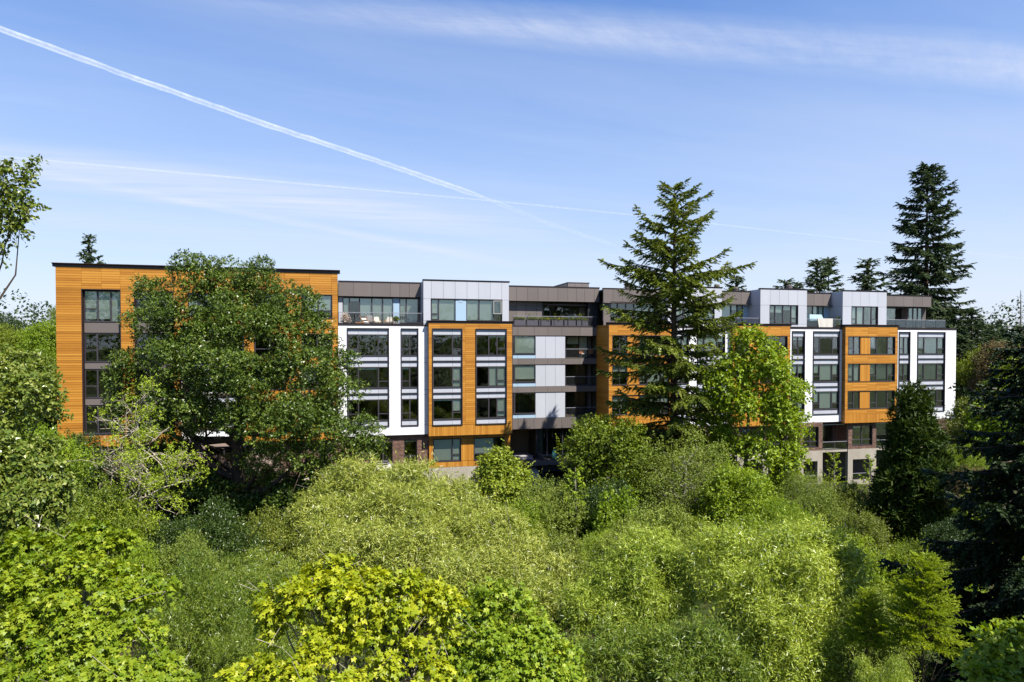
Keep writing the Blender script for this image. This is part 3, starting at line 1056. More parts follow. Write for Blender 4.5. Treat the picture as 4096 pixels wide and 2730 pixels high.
MB().fbox(lob0 - 0.12, lob1, NC + 1.11, NC + 1.2, -12.7, -11.98).fbox(lob0 - 0.2, lob0 - 0.11, ln, NC + 1.2, -12.7, -11.98).build("deck_edge", M["black"], apt)
railing(lob0 - 0.05, lob1, NC + 1.08, -12.0, -11.0, pickets=0.11, side=(ln, True, False))
MB().fbox(lob0, lob1, -8.2, -7.9, ZG, -8.4).build("lobby_back_wall", M["wood"], apt)
window(lob0 + 0.1, lob1, -14.6, -12.75, ln - 0.2, [(0.2, False), (0.2, False), (0.2, False), (0.4, False)], None, "clear")
MB().fbox(uC0, lob1, -6.2, ln - 0.9, ZG, -14.6).build("lower_wall", M["slab"], apt)
st = MB()
for i in range(13):
    st.fbox(uC0 + 0.25, lob0 - 0.5, NC - 1.2 + i * 0.30, NC - 0.9 + i * 0.30, ZG, -11.45 - i * 0.17)
st.fbox(uC0 + 0.1, lob0 - 0.4, NC - 3.6, NC - 1.2, ZG, -11.4)
st.build("steps", M["stone"], apt)
railing(lob0 - 0.45, lob0 - 0.42, NC + 2.6, -13.2, -12.2, posts=1.0)
for k in range(4):
    l = MB().tube([(lob0 + 0.9 + 0.9 * k, -ln + 0.8, -8.5), (lob0 + 0.9 + 0.9 * k, -ln + 0.8, -9.1)], 0.012, 5)
    l.tube([(lob0 + 0.9 + 0.9 * k, -ln + 0.8, -9.1), (lob0 + 0.9 + 0.9 * k, -ln + 0.8, -9.55)], 0.07, 8)
    l.build("pendant_lamp", M["cloth_white"], apt)


# ---- upper storey: pale blocks and bronze set-backs
def pale_block(u0, u1, n, zb, zt, wins, cols_per, blue=None, side_n=NS, left=True):
    """pale panelled box on the terrace with a strip of windows"""
    hs = [(wins[0], wins[1], wins[2], wins[3])]
    w = backing("panel_wall", "joint", u0, u1, zb, zt, hs, n - 0.03, 0.25)
    k = max(2, round((wins[1] - wins[0]) / 1.15))
    us = [wins[0] + (wins[1] - wins[0]) * i / k for i in range(k + 1)]
    panels(w, "grey", "wall_panel", u0, u1, wins[3], zt, [], n - 0.03, us)
    panels(w, "grey", "wall_panel", u0, u1, zb, wins[3], hs, n - 0.03, [wins[0], wins[1]])
    if left:
        MB().fbox(u0, u0 + 0.2, side_n - 0.8, n - 0.29, zb, zt).build("side_backing", M["joint"], w)
        for z0, z1 in ((zb, wins[3]), (wins[3], zt)):
            piece("wall_panel", "grey", w, u0 - 0.03, u0 - 0.001, side_n - 0.75, n - 0.004, z0 + 0.008, z1 - 0.008)
    MB().fbox(u1 - 0.2, u1, side_n - 0.8, n - 0.29, zb, zt).build("side_backing", M["grey"], w)
    piece("corner_trim", "trim", w, u0 - 0.032, u0 + 0.006, n - 0.003, n + 0.004, zb, zt)
    MB().fbox(u0, u1, -6.0, n - 0.1, zt - 0.02, zt + 0.02).build("block_roof", M["roof"], w)
    coping(u0, u1, n, zt, zt + 0.14, back=0.3, flare=0.07, name="roof_edge")
    return w


# block over the first cedar bay
NT = 0.05
t0, t1 = U(972.5, NT), U(1169, NT)
wz = (2.62, 4.70)
wu = (U(991, NT), U(1152.5, NT))
pale_block(t0, t1, NT, 2.2, 6.42, (wu[0], wu[1], wz[0], wz[1]), 7)
e = [U(x, NT) for x in (991, 1046.5, 1071.5, 1152.5)]
window(e[0], e[1], wz[0], wz[1], NT - 0.1, [(0.30, True), (0.70, False)], (0.95, 0.99))
window(e[2], e[3], wz[0], wz[1], NT - 0.1, [(0.36, False), (0.41, False), (0.23, True)], (0.97, 0.98, 0))
pb = MB().fbox(e[1], e[2], NT - 0.3, NT - 0.09, wz[0], wz[1]).build("panel_backing", M["joint"], apt)
piece("wall_panel", "blue", pb, e[1] + 0.02, e[2] - 0.02, NT - 0.09, NT - 0.06, wz[0] + 0.02, wz[1] - 0.02)
MB().fbox((e[1] + e[2]) / 2 - 0.22, (e[1] + e[2]) / 2 + 0.16, NT - 0.059, NT - 0.04, 4.42, 4.60).build("wall_vent", M["blue"], apt)
surround(e[0], e[3], wz[0], wz[1], NT, 0.03, 0.05)
# the one sash that stands open
sa = MB()
sa.fbox(0, 0.78, -0.03, 0.03, 0, 0.05).fbox(0, 0.78, -0.03, 0.03, 1.25, 1.30).fbox(0, 0.05, -0.03, 0.03, 0.05, 1.25).fbox(0.73, 0.78, -0.03, 0.03, 0.05, 1.25)
sash = sa.build("open_sash", M["cloth_white"], apt)
sash.location = (e[3] - 0.84, -(NT + 0.04), wz[0] + 0.70)
sash.rotation_euler = (0, 0, math.radians(-12))
gp = link("pane", unit("glass"), sash, (0.39, 0, 0.65))
gp.scale = (0.68, 0.008, 1.2)

# bronze set-back behind the first terrace
fascia(uL1 + 0.03, t0 - 0.03, 4.95, 6.26, NS, us=[U(x, NS) for x in (811, 855, 896, 942 - 0.5, 983 - 0.5, 1024 - 0.2)] and [U(x, NS) for x in (812.5, 835.5 + 19, 897.5 - 0.5, 918.5, 940 + 0.5)])
coping(uL1 + 0.03, t0 - 0.03, NS, 6.26, 6.42, back=0.3, flare=0.06, left=False, right=False, name="roof_edge")
MB().fbox(uL1 + 0.03, t0 - 0.03, NS - 1.2, NS - 0.21, 4.90, 4.96).build("soffit", M["black"], apt)
n = NS - 0.34
gx = [U(x, n) for x in (780, 796, 822, 848 + 1, 921, 943.5 - 6, 960, 965)]
window(U(787.5, n), U(903, n), 2.1, 4.85, n, [(0.13, False), (0.20, False), (0.245, False), (0.215, False), (0.21, False)], (0.99, 0.10, 0.99, 0.99, 0.99))
bp = MB().fbox(U(903, n), U(918, n), n - 0.2, n - 0.03, 2.1, 4.85).build("panel_backing", M["joint"], apt)
piece("wall_panel", "blue", bp, U(903, n) + 0.02, U(918, n) - 0.02, n - 0.03, n, 2.12, 4.83)
window(U(918, n), t0 - 0.05, 2.35, 4.85, n, [(0.32, True), (0.58, False), (0.10, False)], (0.97, 0.97, 0), split=0.28)
MB().fbox(U(918, n), t0 - 0.05, n - 0.2, n - 0.02, 2.06, 2.30).build("low_wall", M["brown"], apt)
pb = MB().fbox(uL1 + 0.03, U(787.5, n), n - 0.2, n - 0.03, 2.06, 4.9).build("panel_backing", M["joint"], apt)
piece("wall_panel", "grey", pb, uL1 + 0.05, U(787.5, n) - 0.02, n - 0.03, n, 2.08, 4.88)
railing(uL1 + 0.06, t0 - 0.06, -0.12, 2.32, 3.34)

# right-hand run of the upper storey
pale = [(U(1534, 0), U(1658, 0), (U(1553, 0), U(1640, 0))), (U(1746, 0), U(1853, 0), (U(1768.5, 0), U(1832, 0))), (U(1935, 0), U(2036, 0), (U(1956.5, 0), U(2015.5, 0)))]
pb_sets = [(0.6, 0.7, 0.4, 0.8), (0.38, 0.38, 0.22, 0.9), (0.9, 0.98, 0.05, 0.05)]
for (a, b, (wa, wb)), bs in zip(pale, pb_sets):
    pale_block(a, b, NT - 0.05, 2.33, 6.36, (wa, wb, 2.62, 4.66), 4)
    window(wa, wb, 2.62, 4.66, NT - 0.15, [(0.2, True), (0.28, False), (0.30, False), (0.22, True)], bs)
    surround(wa, wb, 2.62, 4.66, NT - 0.05, 0.03, 0.05)
sb = [(ctop + 0.02, pale[0][0] - 0.03, True), (pale[0][1] + 0.02, pale[1][0] - 0.03, False), (pale[1][1] + 0.02, pale[2][0] - 0.03, False)]
for k, (a, b, long_) in enumerate(sb):
    fascia(a, b, 4.86, 6.16, NS, pw=1.15)
    coping(a, b, NS, 6.16, 6.30, back=0.3, flare=0.06, left=False, right=False, name="roof_edge")
    n = NS - 0.34
    MB().fbox(a, b, NS - 1.2, NS - 0.21, 4.80, 4.87).build("soffit", M["black"], apt)
    if k == 0:
        wa, wb = U(1398, n), U(1508, n)
        window(wa, wb, 2.85, 4.72, n + 0.4, [(0.15, False), (0.17, False), (0.17, False), (0.17, False), (0.17, False), (0.17, False)], (0, 0, 0, 0.6, 0.99, 0.99))
        lw_ = fascia(a, b, 2.06, 2.83, n + 0.42, pw=1.15, name="low_wall")
        MB().fbox(a, wa, n + 0.1, n + 0.42, 2.83, 4.86).fbox(wb, b, n + 0.1, n + 0.42, 2.83, 4.86).build("pier", M["brown"], apt)
        MB().fbox(a, b, NS - 0.3, NS + 0.35, 4.70, 4.76).build("sunshade", M["slab"], apt)
    else:
        ub = b - 0.75
        window(a + 0.03, ub, 2.1, 4.8, n, [(0.3, False), (0.32, False), (0.2, False), (0.18, False)], (0.98, 0.55, 0.2, 0.98) if k == 1 else (0, 0, 0.3, 0.6))
        bp = MB().fbox(ub, b, n - 0.2, n - 0.03, 2.06, 4.82).build("panel_backing", M["joint"], apt)
        piece("wall_panel", "blue", bp, ub + 0.02, b - 0.02, n - 0.03, n, 2.08, 4.80)
        railing(a + 0.03, b + 0.02, -0.12, 2.32, 3.26, glass=(k == 2))
        MB().fbox(a, b + 0.2, NS - 0.2, NS + 0.3, 4.78, 4.84).build("sunshade", M["slab"], apt)
# glazed corner at the right end under a bronze roof
a, b = pale[2][1] + 0.02, U(2131.5, NS)
fascia(a, b, 4.86, 6.06, NS + 0.4, us=[a + (b - a) * f_ for f_ in (0.12, 0.30, 0.48, 0.66, 0.83)], thick=0.3)
MB().fbox(b - 0.3, b, -6.0, NS + 0.1, 4.86, 6.06).build("fascia_return", M["brown"], apt)
coping(a, b, NS + 0.4, 6.06, 6.2, back=0.3, flare=0.06, left=False, name="roof_edge")
MB().fbox(a, b, -7.0, NS + 0.1, 4.78, 4.88).fbox(a, b, -7.0, NS + 0.1, 6.0, 6.07).build("soffit", M["black"], apt)
n = NS - 0.3
window(U(2086, n), U(2118, n), 2.1, 4.78, n, [(0.34, False), (0.33, False), (0.33, False)], (0.99, 0.99, 0.99))
window(a + 0.02, U(2086, n) - 0.02, 2.1, 4.78, n - 0.9, [(0.5, False), (0.5, False)], None)
MB().fbox(U(2118, n), U(2118, n) + 0.5, -6.5, n, 2.06, 4.78).fbox(U(2086, n) - 0.1, U(2086, n) + 0.02, n - 0.9, n, 2.1, 4.78).build("corner_wall", M["slab"], apt)
railing(a + 0.02, U(2171, -0.15), -0.15, 2.32, 3.28, glass=True, posts=1.5, side=(-4.0, False, True))

# things on the roof that belong to the building
pu0, pu1 = U(1304, -9), U(1352.5, -9)
w = fascia(pu0, pu1, 6.2, 7.42, -9, "brown", 1.0, name="penthouse_wall")
MB().fbox(pu0 + 0.01, pu1 - 0.01, -16, -9.21, 6.2, 7.40).build("penthouse_core", M["brown"], w)
coping(pu0, pu1, -9, 7.42, 7.52, back=7.0, flare=0.08, name="penthouse_roof")
for x, hgt, rr in ((1440, 0.75, 0.30), (1646, 0.8, 0.32), (1812, 0.95, 0.34), (1690, 0.55, 0.25)):
    u = U(x, -4)
    mb = MB().tube([(u, 4, 6.1), (u, 4, 6.3 + hgt * 0.5)], rr * 0.7, 10)
    mb.tube([(u, 4, 6.3 + hgt * 0.5), (u, 4, 6.35 + hgt * 0.6), (u, 4, 6.3 + hgt), (u, 4, 6.4 + hgt)], [rr * 0.7, rr, rr, rr * 0.3], 10)
    mb.build("roof_vent", M["slab"], apt)
mb = MB().fbox(U(1896, -8), U(1916, -8), -9.5, -8, 6.2, 7.0).fbox(U(1898, -8), U(1914, -8), -9.2, -8.2, 7.0, 7.15)
mb.build("roof_unit", M["silver"], apt)

# ---- brick and concrete base of the right-hand run
bx_list = []
for k, ((a, b), (wa, wb)) in enumerate(zip(cedar_bays, white_walls[1:])):
    bx_list.append((a + 0.05 + 0.85 * (k > 0), a + 0.05 + 0.85 * (k > 0) + 3.75))
    if k < 2:
        bx_list.append((wa + 1.55, wa + 1.55 + 3.05))
bx_list.append((uEND - 2.6, uEND - 0.25))
for a, b in bx_list:
    n = 0.02
    ho = [(a + 0.58, b - 0.55, -11.0, -8.78)] if b - a > 2.8 else []
    w = backing("brick_wall", "mortar", a, b, -11.42, -8.33, ho, n - 0.012, 0.3)
    bricks(w, a, b, -11.42, -8.33, ho, n - 0.012)
    bx = []
    for r_ in range(37):
        for q in range(7):
            z = -11.42 + r_ * 0.083
            y0 = -1.9 + q * 0.235 + (0.117 if r_ % 2 else 0)
            bx.append((a - 0.012, a + 0.01, y0 + 0.006, min(y0 + 0.229, -0.002), z + 0.006, z + 0.077))
    tone_mesh("brick_return", bx, [min(1, max(0, random.gauss(0.45, 0.2))) for _ in bx], "brick", w)
    MB().fbox(a, a + 0.2, -1.95, n - 0.33, -11.42, -8.33).fbox(b - 0.2, b, -1.95, n - 0.33, -11.42, -8.33).build("side_backing", M["mortar"], w)
    for h in ho:
        window(h[0], h[1], h[2], h[3], n - 0.16, [(0.5, True), (0.5, True)], (0.12, 0.0), split=0.27)
        surround(h[0], h[1], h[2], h[3], n, 0.012, 0.05, 0.25)
    mb = MB()
    mb.fbox(a - 0.02, b + 0.02, -0.4, 0.03, -12.6, -11.43)
    mb.fbox(a - 0.02, a + 0.62, -0.4, 0.03, ZG, -12.6).fbox(b - 0.62, b + 0.02, -0.4, 0.03, ZG, -12.6)
    mb.fbox(a + 0.62, b - 0.62, -0.4, 0.0, ZG, -14.95)
    mb.build("concrete_frame", M["concrete"], apt)
    railing(a + 0.62, b - 0.62, -0.1, -14.95, -14.2, posts=3, glass=True)
base_walls = [(bx_list[0][0], uEND - 0.3)]
MB().fbox(uC1 + 3.3, uEND - 0.3, -2.4, -2.0, -8.3, -8.18).fbox(uC1 + 3.3, uEND - 0.3, -6.0, -4.6, ZG, -11.7).build("garage_wall", M["slab"], apt)
for (p, a), (b, q) in zip(bx_list, bx_list[1:]):
    if b - a < 0.6:
        continue
    n = -1.95
    window(a + 0.03, b - 0.45, -11.4, -8.65, n, [(0.4, False), (0.6, False)], None)
    w = backing("brick_wall", "mortar", b - 0.45, b, -11.42, -8.33, [], n)
    bricks(w, b - 0.45, b, -11.42, -8.33, [], n)
    MB().fbox(a, b, -2.2, -0.05, -11.68, -11.45).build("balcony_slab", M["concrete"], apt)
    MB().fbox(a, b - 0.3, -1.9, -0.25, -8.66, -8.58).build("awning", M["silver"], apt)
    railing(a + 0.03, b - 0.03, -0.10, -11.45, -10.5, glass=True, posts=1.6)


# ------------------------------------------------------------------ things on terraces and balconies
def on_facade(name, u, n, z, rz=0.0):
    return empty(name, facade_point(u, n, z), TH + rz)


def wicker_chair(u, n, z, rz, label, cushion=True, group="wicker chairs on the first roof terrace"):
    t = on_facade("wicker_chair", u, n, z, rz)
    tag(t, label, "chair", group)
    mb = MB()
    prof = []
    for i in range(9):
        a = math.radians(200 + 140 * i / 8)
        prof.append((0.34 * math.cos(a), -0.34 * math.sin(a)))
    for i in range(8):
        (xa, ya), (xb, yb) = prof[i], prof[i + 1]
        ha, hb = 0.86 - 0.028 * abs(i - 4) ** 1.5, 0.86 - 0.028 * abs(i - 3) ** 1.5
        mb.poly([(xa, ya, 0.40), (xb, yb, 0.40), (xb * 1.12, yb * 1.12, hb), (xa * 1.12, ya * 1.12, ha)])
        mb.poly([(xa * 1.2, ya * 1.2, ha), (xb * 1.2, yb * 1.2, hb), (xb * 1.08, yb * 1.08, 0.40), (xa * 1.08, ya * 1.08, 0.40)])
    mb.build("backrest", M["wicker"], t)
    s = MB().box(-0.32, 0.32, -0.32, 0.32, 0.36, 0.42)
    s.build("seat", M["wicker"], t)
    if cushion:
        c = MB().box(-0.28, 0.28, -0.26, 0.24, 0.425, 0.53)
        c.build("cushion", M["cloth_white"], t)
        c = MB()
        c.poly([(-0.26, 0.20, 0.5), (0.26, 0.20, 0.5), (0.24, 0.27, 0.93), (-0.24, 0.27, 0.93)])
        c.poly([(-0.26, 0.12, 0.5), (-0.24, 0.19, 0.93), (0.24, 0.19, 0.93), (0.26, 0.12, 0.5)])
        c.poly([(-0.26, 0.12, 0.5), (-0.26, 0.20, 0.5), (-0.24, 0.27, 0.93), (-0.24, 0.19, 0.93)])
        c.poly([(0.26, 0.20, 0.5), (0.26, 0.12, 0.5), (0.24, 0.19, 0.93), (0.24, 0.27, 0.93)])
        c.poly([(-0.24, 0.19, 0.93), (-0.24, 0.27, 0.93), (0.24, 0.27, 0.93), (0.24, 0.19, 0.93)])
        c.build("back_cushion", M["cloth_white"], t)
    for sx in (-1, 1):
        for sy in (-1, 1):
            MB().tube([(0.24 * sx, 0.24 * sy, 0.36), (0.29 * sx, 0.29 * sy, 0.0)], 0.016, 5).build("leg", M["black"], t)
    return t


zt = 2.06
wicker_chair(U(866, -1.1), -1.1, zt, 0.25, "tan wicker armchair with white cushions beside the folded black lounger")
wicker_chair(U(894, -1.1), -1.1, zt, -0.25, "tan wicker armchair with white cushions beside the white plant pot")
t = on_facade("side_table", U(881.5, -1.0), -1.0, zt)
tag(t, "small round tan table between the two wicker armchairs", "table")
MB().tube([(0, 0, 0.48), (0, 0, 0.51)], 0.26, 14).build("tabletop", M["wicker"], t)
for k in range(3):
    a = 2.1 * k
    MB().tube([(0.2 * math.cos(a), 0.2 * math.sin(a), 0.48), (0.23 * math.cos(a), 0.23 * math.sin(a), 0)], 0.012, 5).build("leg", M["black"], t)
t = on_facade("deck_chair", U(839.5, -1.0), -1.0, zt, 0.5)
tag(t, "folding deck chair with black and white striped sling leaning on the terrace", "chair")
for i in range(7):
    a, b = i / 7, (i + 1) / 7
    p = lambda s, x: (x, 0.55 - 1.15 * s, 0.98 - 0.72 * s - 0.18 * math.sin(s * 3.14))
    mbs = MB()
    mbs.poly([p(a, -0.27), p(a, 0.27), p(b, 0.27), p(b, -0.27)])
    q = [Vector(v) + Vector((0, -0.008, -0.012)) for v in (p(a, -0.27), p(b, -0.27), p(b, 0.27), p(a, 0.27))]
    mbs.poly(q)
    mbs.build("sling_stripe", M["black" if i % 2 == 0 else "cloth_white"], t)
for s in (-0.3, 0.3):
    MB().tube([(s, 0.57, 1.0), (s, -0.62, 0.02)], 0.018, 5).build("rail", M["wood"], t)
    MB().tube([(s * 0.93, -0.5, 0.62), (s * 0.93, 0.55, 0.02)], 0.018, 5).build("leg", M["wood"], t)
t = on_facade("lounger", U(853, -1.2), -1.2, zt, 0.3)
tag(t, "black reclining lounger standing behind the striped deck chair", "lounger")
MB().box(-0.28, 0.28, -0.5, 0.3, 0.34, 0.42).build("seat", M["black"], t)
b_ = MB().box(-0.28, 0.28, -0.04, 0.04, 0, 0.75).build("backrest", M["black"], t)
b_.location = (0, 0.32, 0.38)
b_.rotation_euler = (math.radians(-22), 0, 0)
for sx in (-0.25, 0.25):
    for sy in (-0.45, 0.28):
        MB().tube([(sx, sy, 0.34), (sx, sy, 0)], 0.016, 5).build("leg", M["black"], t)
t = on_facade("wooden_crate", U(825.5, -0.8), -0.8, zt)
tag(t, "low orange wooden crate behind the terrace railing", "crate")
for k in range(3):
    MB().box(-0.4, 0.4, -0.25, -0.22, 0.03 + k * 0.13, 0.13 + k * 0.13).build("slat", M["wood"], t)
    MB().box(-0.4, 0.4, 0.22, 0.25, 0.03 + k * 0.13, 0.13 + k * 0.13).build("slat", M["wood"], t)
MB().box(-0.4, -0.37, -0.22, 0.22, 0, 0.4).box(0.37, 0.4, -0.22, 0.22, 0, 0.4).build("end_board", M["wood"], t)
t = on_facade("flat_grill", U(957, -0.8), -0.8, zt)
tag(t, "low black bench seat at the right end of the first roof terrace", "bench")
MB().box(-0.9, 0.9, -0.25, 0.25, 0.36, 0.44).build("seat", M["black"], t)
for sx in (-0.75, 0.75):
    MB().box(sx - 0.04, sx + 0.04, -0.2, 0.2, 0, 0.36).build("leg", M["black"], t)
t.name = "bench"


def potted_plant(u, n, z, r, h, mat, label, leaf_h=0.7, group=None, leaf_mat=None, square=False, name="potted_plant"):
    t = on_facade(name, u, n, z, random.uniform(-0.5, 0.5) if not square else 0)
    tag(t, label, "potted plant", group)
    if square:
        MB().box(-r, r, -r, r, 0, h).build("pot", M[mat], t)
    else:
        MB().tube([(0, 0, 0), (0, 0, h * 0.9), (0, 0, h * 0.9), (0, 0, h)], [r * 0.72, r, r * 1.1, r * 1.1], 14).build("pot", M[mat], t)
    MB().tube([(0, 0, h), (0, 0, h + 0.01)], r * 0.9, 10).build("soil", M["soil"], t)
    POTTED.append((t, h, r, leaf_h, leaf_mat))
    return t


POTTED = []
potted_plant(U(909.5, -0.55), -0.55, zt, 0.24, 0.46, "cloth_white", "spiky green plant in a square white pot beside the wicker armchair", 0.55, square=True)
potted_plant(U(794, -0.6), -0.6, zt, 0.22, 0.35, "terracotta", "tall pale pampas plume in a pot at the left end of the first terrace", 1.05, leaf_mat="pampas")

# planters along the middle terrace, each with its own plants
px_ = [1179.5, 1207.5, 1236, 1265, 1294, 1322.5]
desc = ["low dark foliage", "upright pale shoots", "green sprigs and yellow blooms", "yellow-flowered clump under tall shoots", "low bushy herbs", "two tall green spikes"]
for k, x in enumerate(px_):
    n_ = NC - 0.42
    a, b = U(x, n_) + 0.05, U(x + 27, n_) - 0.03
    t = on_facade("planter", (a + b) / 2, n_, 2.06)
    tag(t, ["first", "second", "third", "fourth", "fifth", "sixth"][k] + " charcoal planter trough from the cedar bay along the middle terrace", "planter", "charcoal planters on the middle terrace")
    h = (b - a) / 2
    MB().box(-h, h, -0.25, -0.22, 0, 0.85).box(-h, h, 0.22, 0.25, 0, 0.85).box(-h, -h + 0.03, -0.22, 0.22, 0, 0.85).box(h - 0.03, h, -0.22, 0.22, 0, 0.85).build("trough", M["planter"], t)
    MB().box(-h + 0.03, h - 0.03, -0.22, 0.22, 0.1, 0.78).build("soil", M["soil"], t)
    p = on_facade("trough_plant", (a + b) / 2, n_, 2.06 + 0.78)
    tag(p, desc[k] + " growing in the " + ["first", "second", "third", "fourth", "fifth", "sixth"][k] + " terrace planter", "plant", "plants in the terrace planters")
    POTTED.append((p, 0.0, h, [0.35, 0.8, 0.5, 0.85, 0.35, 0.9][k], "row"))
t = on_facade("planter", (U(1412, -1.2) + U(1482, -1.2)) / 2, -1.0, 2.06)
tag(t, "long pale grey planter trough under the strip window behind the fir", "planter")
MB().box(-1.9, 1.9, -0.25, 0.25, 0, 0.62).build("trough", M["toprail"], t)
p = on_facade("trough_plant", (U(1412, -1.2) + U(1482, -1.2)) / 2, -1.0, 2.06 + 0.62)
tag(p, "bright green row of plants in the long pale grey planter", "plant")
POTTED.append((p, 0.0, 1.85, 0.4, "row"))

# right-hand terrace between the pale blocks
n_ = -0.7
t = on_facade("grill", U(1871, n_), n_, zt)
tag(t, "barbecue grill under a pale blue cover on the right terrace", "grill")
MB().box(-0.75, 0.75, -0.3, 0.3, 0.1, 0.92).build("body", M["black"], t)
mb = MB()
ring = [(-0.95, -0.42), (0.95, -0.42), (0.95, 0.42), (-0.95, 0.42)]
top = [(-0.82, -0.20), (0.72, -0.20), (0.72, 0.30), (-0.82, 0.30)]
for i in range(4):
    j = (i + 1) % 4
    segs = 6
    for s in range(segs):
        f0, f1 = s / segs, (s + 1) / segs
        la = [ring[i][0] + (ring[j][0] - ring[i][0]) * f0, ring[i][1] + (ring[j][1] - ring[i][1]) * f0]
        lb = [ring[i][0] + (ring[j][0] - ring[i][0]) * f1, ring[i][1] + (ring[j][1] - ring[i][1]) * f1]
        ta = [top[i][0] + (top[j][0] - top[i][0]) * f0, top[i][1] + (top[j][1] - top[i][1]) * f0]
        tb_ = [top[i][0] + (top[j][0] - top[i][0]) * f1, top[i][1] + (top[j][1] - top[i][1]) * f1]
        wa = 0.03 * math.sin(s * 2.2 + i)
        wb_ = 0.03 * math.sin((s + 1) * 2.2 + i)
        mb.poly([(la[0], la[1] + wa, 0.95 + wa), (lb[0], lb[1] + wb_, 0.95 + wb_), (tb_[0], tb_[1], 1.68), (ta[0], ta[1], 1.68)])
mb.poly([(x, y, 1.68) for x, y in top])
mb.build("cover", M["cloth_blue"], t)
t = on_facade("white_towel", U(1894.5, -0.12), -0.12, 2.2)
tag(t, "cream towel draped over the railing of the right terrace", "towel")
mb = MB()
k = 9
for i in range(k):
    a, b = -1.0 + 2.0 * i / k, -1.0 + 2.0 * (i + 1) / k
    wa, wb_ = 0.03 * math.sin(i * 1.7), 0.03 * math.sin((i + 1) * 1.7)
    la, lb = 0.12 * (1 - i / k) ** 2, 0.12 * (1 - (i + 1) / k) ** 2
    for y, zz in ((-0.05, 0.0), (0.05, 0.35)):
        mb.poly([(a * 0.95 + la, y * 1.8 + wa, zz + 0.35 * (1 - i / k) - 0.25), (b * 0.95 + lb, y * 1.8 + wb_, zz + 0.35 * (1 - (i + 1) / k) - 0.25), (b, y, 1.09), (a, y, 1.09)])
    mb.poly([(a, -0.05, 1.09), (b, -0.05, 1.09), (b, 0.05, 1.09), (a, 0.05, 1.09)])
tw_ = mb.build("towel_cloth", M["cloth_white"], t)
potted_plant(U(1920, -0.35), -0.35, zt, 0.2, 0.34, "terracotta", "low plant in a terracotta pot at the right terrace railing", 0.8)
potted_plant(U(1927, -0.55), -0.55, zt + 0.35, 0.24, 0.42, "cloth_white", "plant in a raised white pot beside the terracotta one", 0.85)
potted_plant(U(1904, -1.3), -1.3, zt + 0.25, 0.24, 0.4, "terracotta", "red-potted shrub near the blue wall panel of the right terrace", 0.9)
t = on_facade("outdoor_sofa", U(1884, -0.5), -0.5, zt)
tag(t, "low black storage bench behind the cream towel on the right terrace", "bench")
MB().box(-1.5, 0.9, -0.25, 0.25, 0.06, 0.8).build("chest", M["black"], t)
MB().box(-1.53, 0.93, -0.28, 0.28, 0.8, 0.85).build("lid", M["black"], t)
t.name = "storage_bench"
t = on_facade("wall_lantern", U(1738, -1.2), -1.2, 2.4)
tag(t, "slim dark standing sculpture against the shaded side of the pale block", "sculpture")
MB().tube([(0, 0, 0), (0, 0, 1.5)], 0.025, 6).build("stem", M["art"], t)
MB().tube([(0, 0, 1.3), (0, 0, 1.5), (0, 0, 1.75), (0, 0, 2.0)], [0.03, 0.16, 0.12, 0.02], 8).build("head", M["art"], t)
t.name = "sculpture"

# balcony chairs in the middle section
for x, z, lab, mat in ((1338, -1.10, "chair with orange slatted back on the uppermost recessed balcony, nearer the pale panels", "wood"), (1358, -1.10, "chair with orange slatted back on the uppermost recessed balcony, in the cedar return's shade", "wood"),
                       (1352, -7.30, "dark chair on the lowest recessed balcony", "black")):
    n_ = NC - 0.75
    t = on_facade("balcony_chair", U(x, n_), n_, z, random.uniform(-0.4, 0.4))
    tag(t, lab, "chair", "chairs on the recessed balconies")
    MB().box(-0.27, 0.27, -0.27, 0.25, 0.40, 0.45).build("seat", M["black"], t)
    if mat == "wood" and x < 1350:
        MB().box(-0.25, 0.25, -0.25, 0.2, 0.451, 0.53).build("cushion", M["cloth_white"], t)
    for j in range(5):
        MB().box(-0.24 + j * 0.1, -0.16 + j * 0.1, 0.24, 0.27, 0.45, 0.95).build("back_slat", M[mat], t)
    for sx in (-0.25, 0.25):
        for sy in (-0.25, 0.24):
            MB().box(sx - 0.015, sx + 0.015, sy - 0.015, sy + 0.015, 0, 0.40).build("leg", M["black"], t)

# lobby deck: pale teal tub chairs round a dark table
for x, n_, rz, lab in ((1337, NC + 0.55, 1.3, "high-backed pale teal lounge chair on the lobby deck"), (1352, NC + 0.55, -1.2, "pale teal lounge chair next to the shrub on the lobby deck"), (1278, NC + 0.5, 0.3, "dark teal lounge chair at the glass end of the lobby deck")):
    t = on_facade("lounge_chair", U(x, n_), n_, -12.0, rz)
    tag(t, lab, "chair", "lounge chairs on the lobby deck")
    mb = MB()
    for i in range(10):
        a0, a1 = math.radians(20 + 14 * i), math.radians(20 + 14 * (i + 1))
        h0, h1 = 1.35 - 0.9 * abs(math.cos(a0)) ** 3, 1.35 - 0.9 * abs(math.cos(a1)) ** 3
        for r0, r1, flip in ((0.36, 0.42, False), (0.32, 0.38, True)):
            pts = [(r0 * math.cos(a0), r0 * math.sin(a0), 0.4), (r0 * math.cos(a1), r0 * math.sin(a1), 0.4), (r1 * math.cos(a1), r1 * math.sin(a1), h1), (r1 * math.cos(a0), r1 * math.sin(a0), h0)]
            mb.poly(pts[::-1] if flip else pts)
    mb.build("shell_back", M["teal" if x > 1300 else "teal_dark"], t)
    MB().tube([(0, 0, 0.36), (0, 0, 0.46)], 0.36, 14).build("seat", M["teal_dark"], t)
    for k in range(4):
        a = math.pi / 4 + k * math.pi / 2
        MB().tube([(0.2 * math.cos(a), 0.2 * math.sin(a), 0.36), (0.3 * math.cos(a), 0.3 * math.sin(a), 0)], 0.014, 5).build("leg", M["black"], t)
t = on_facade("low_table", U(1308, NC + 0.5), NC + 0.5, -12.0)
tag(t, "low dark table in the middle of the lobby deck", "table")
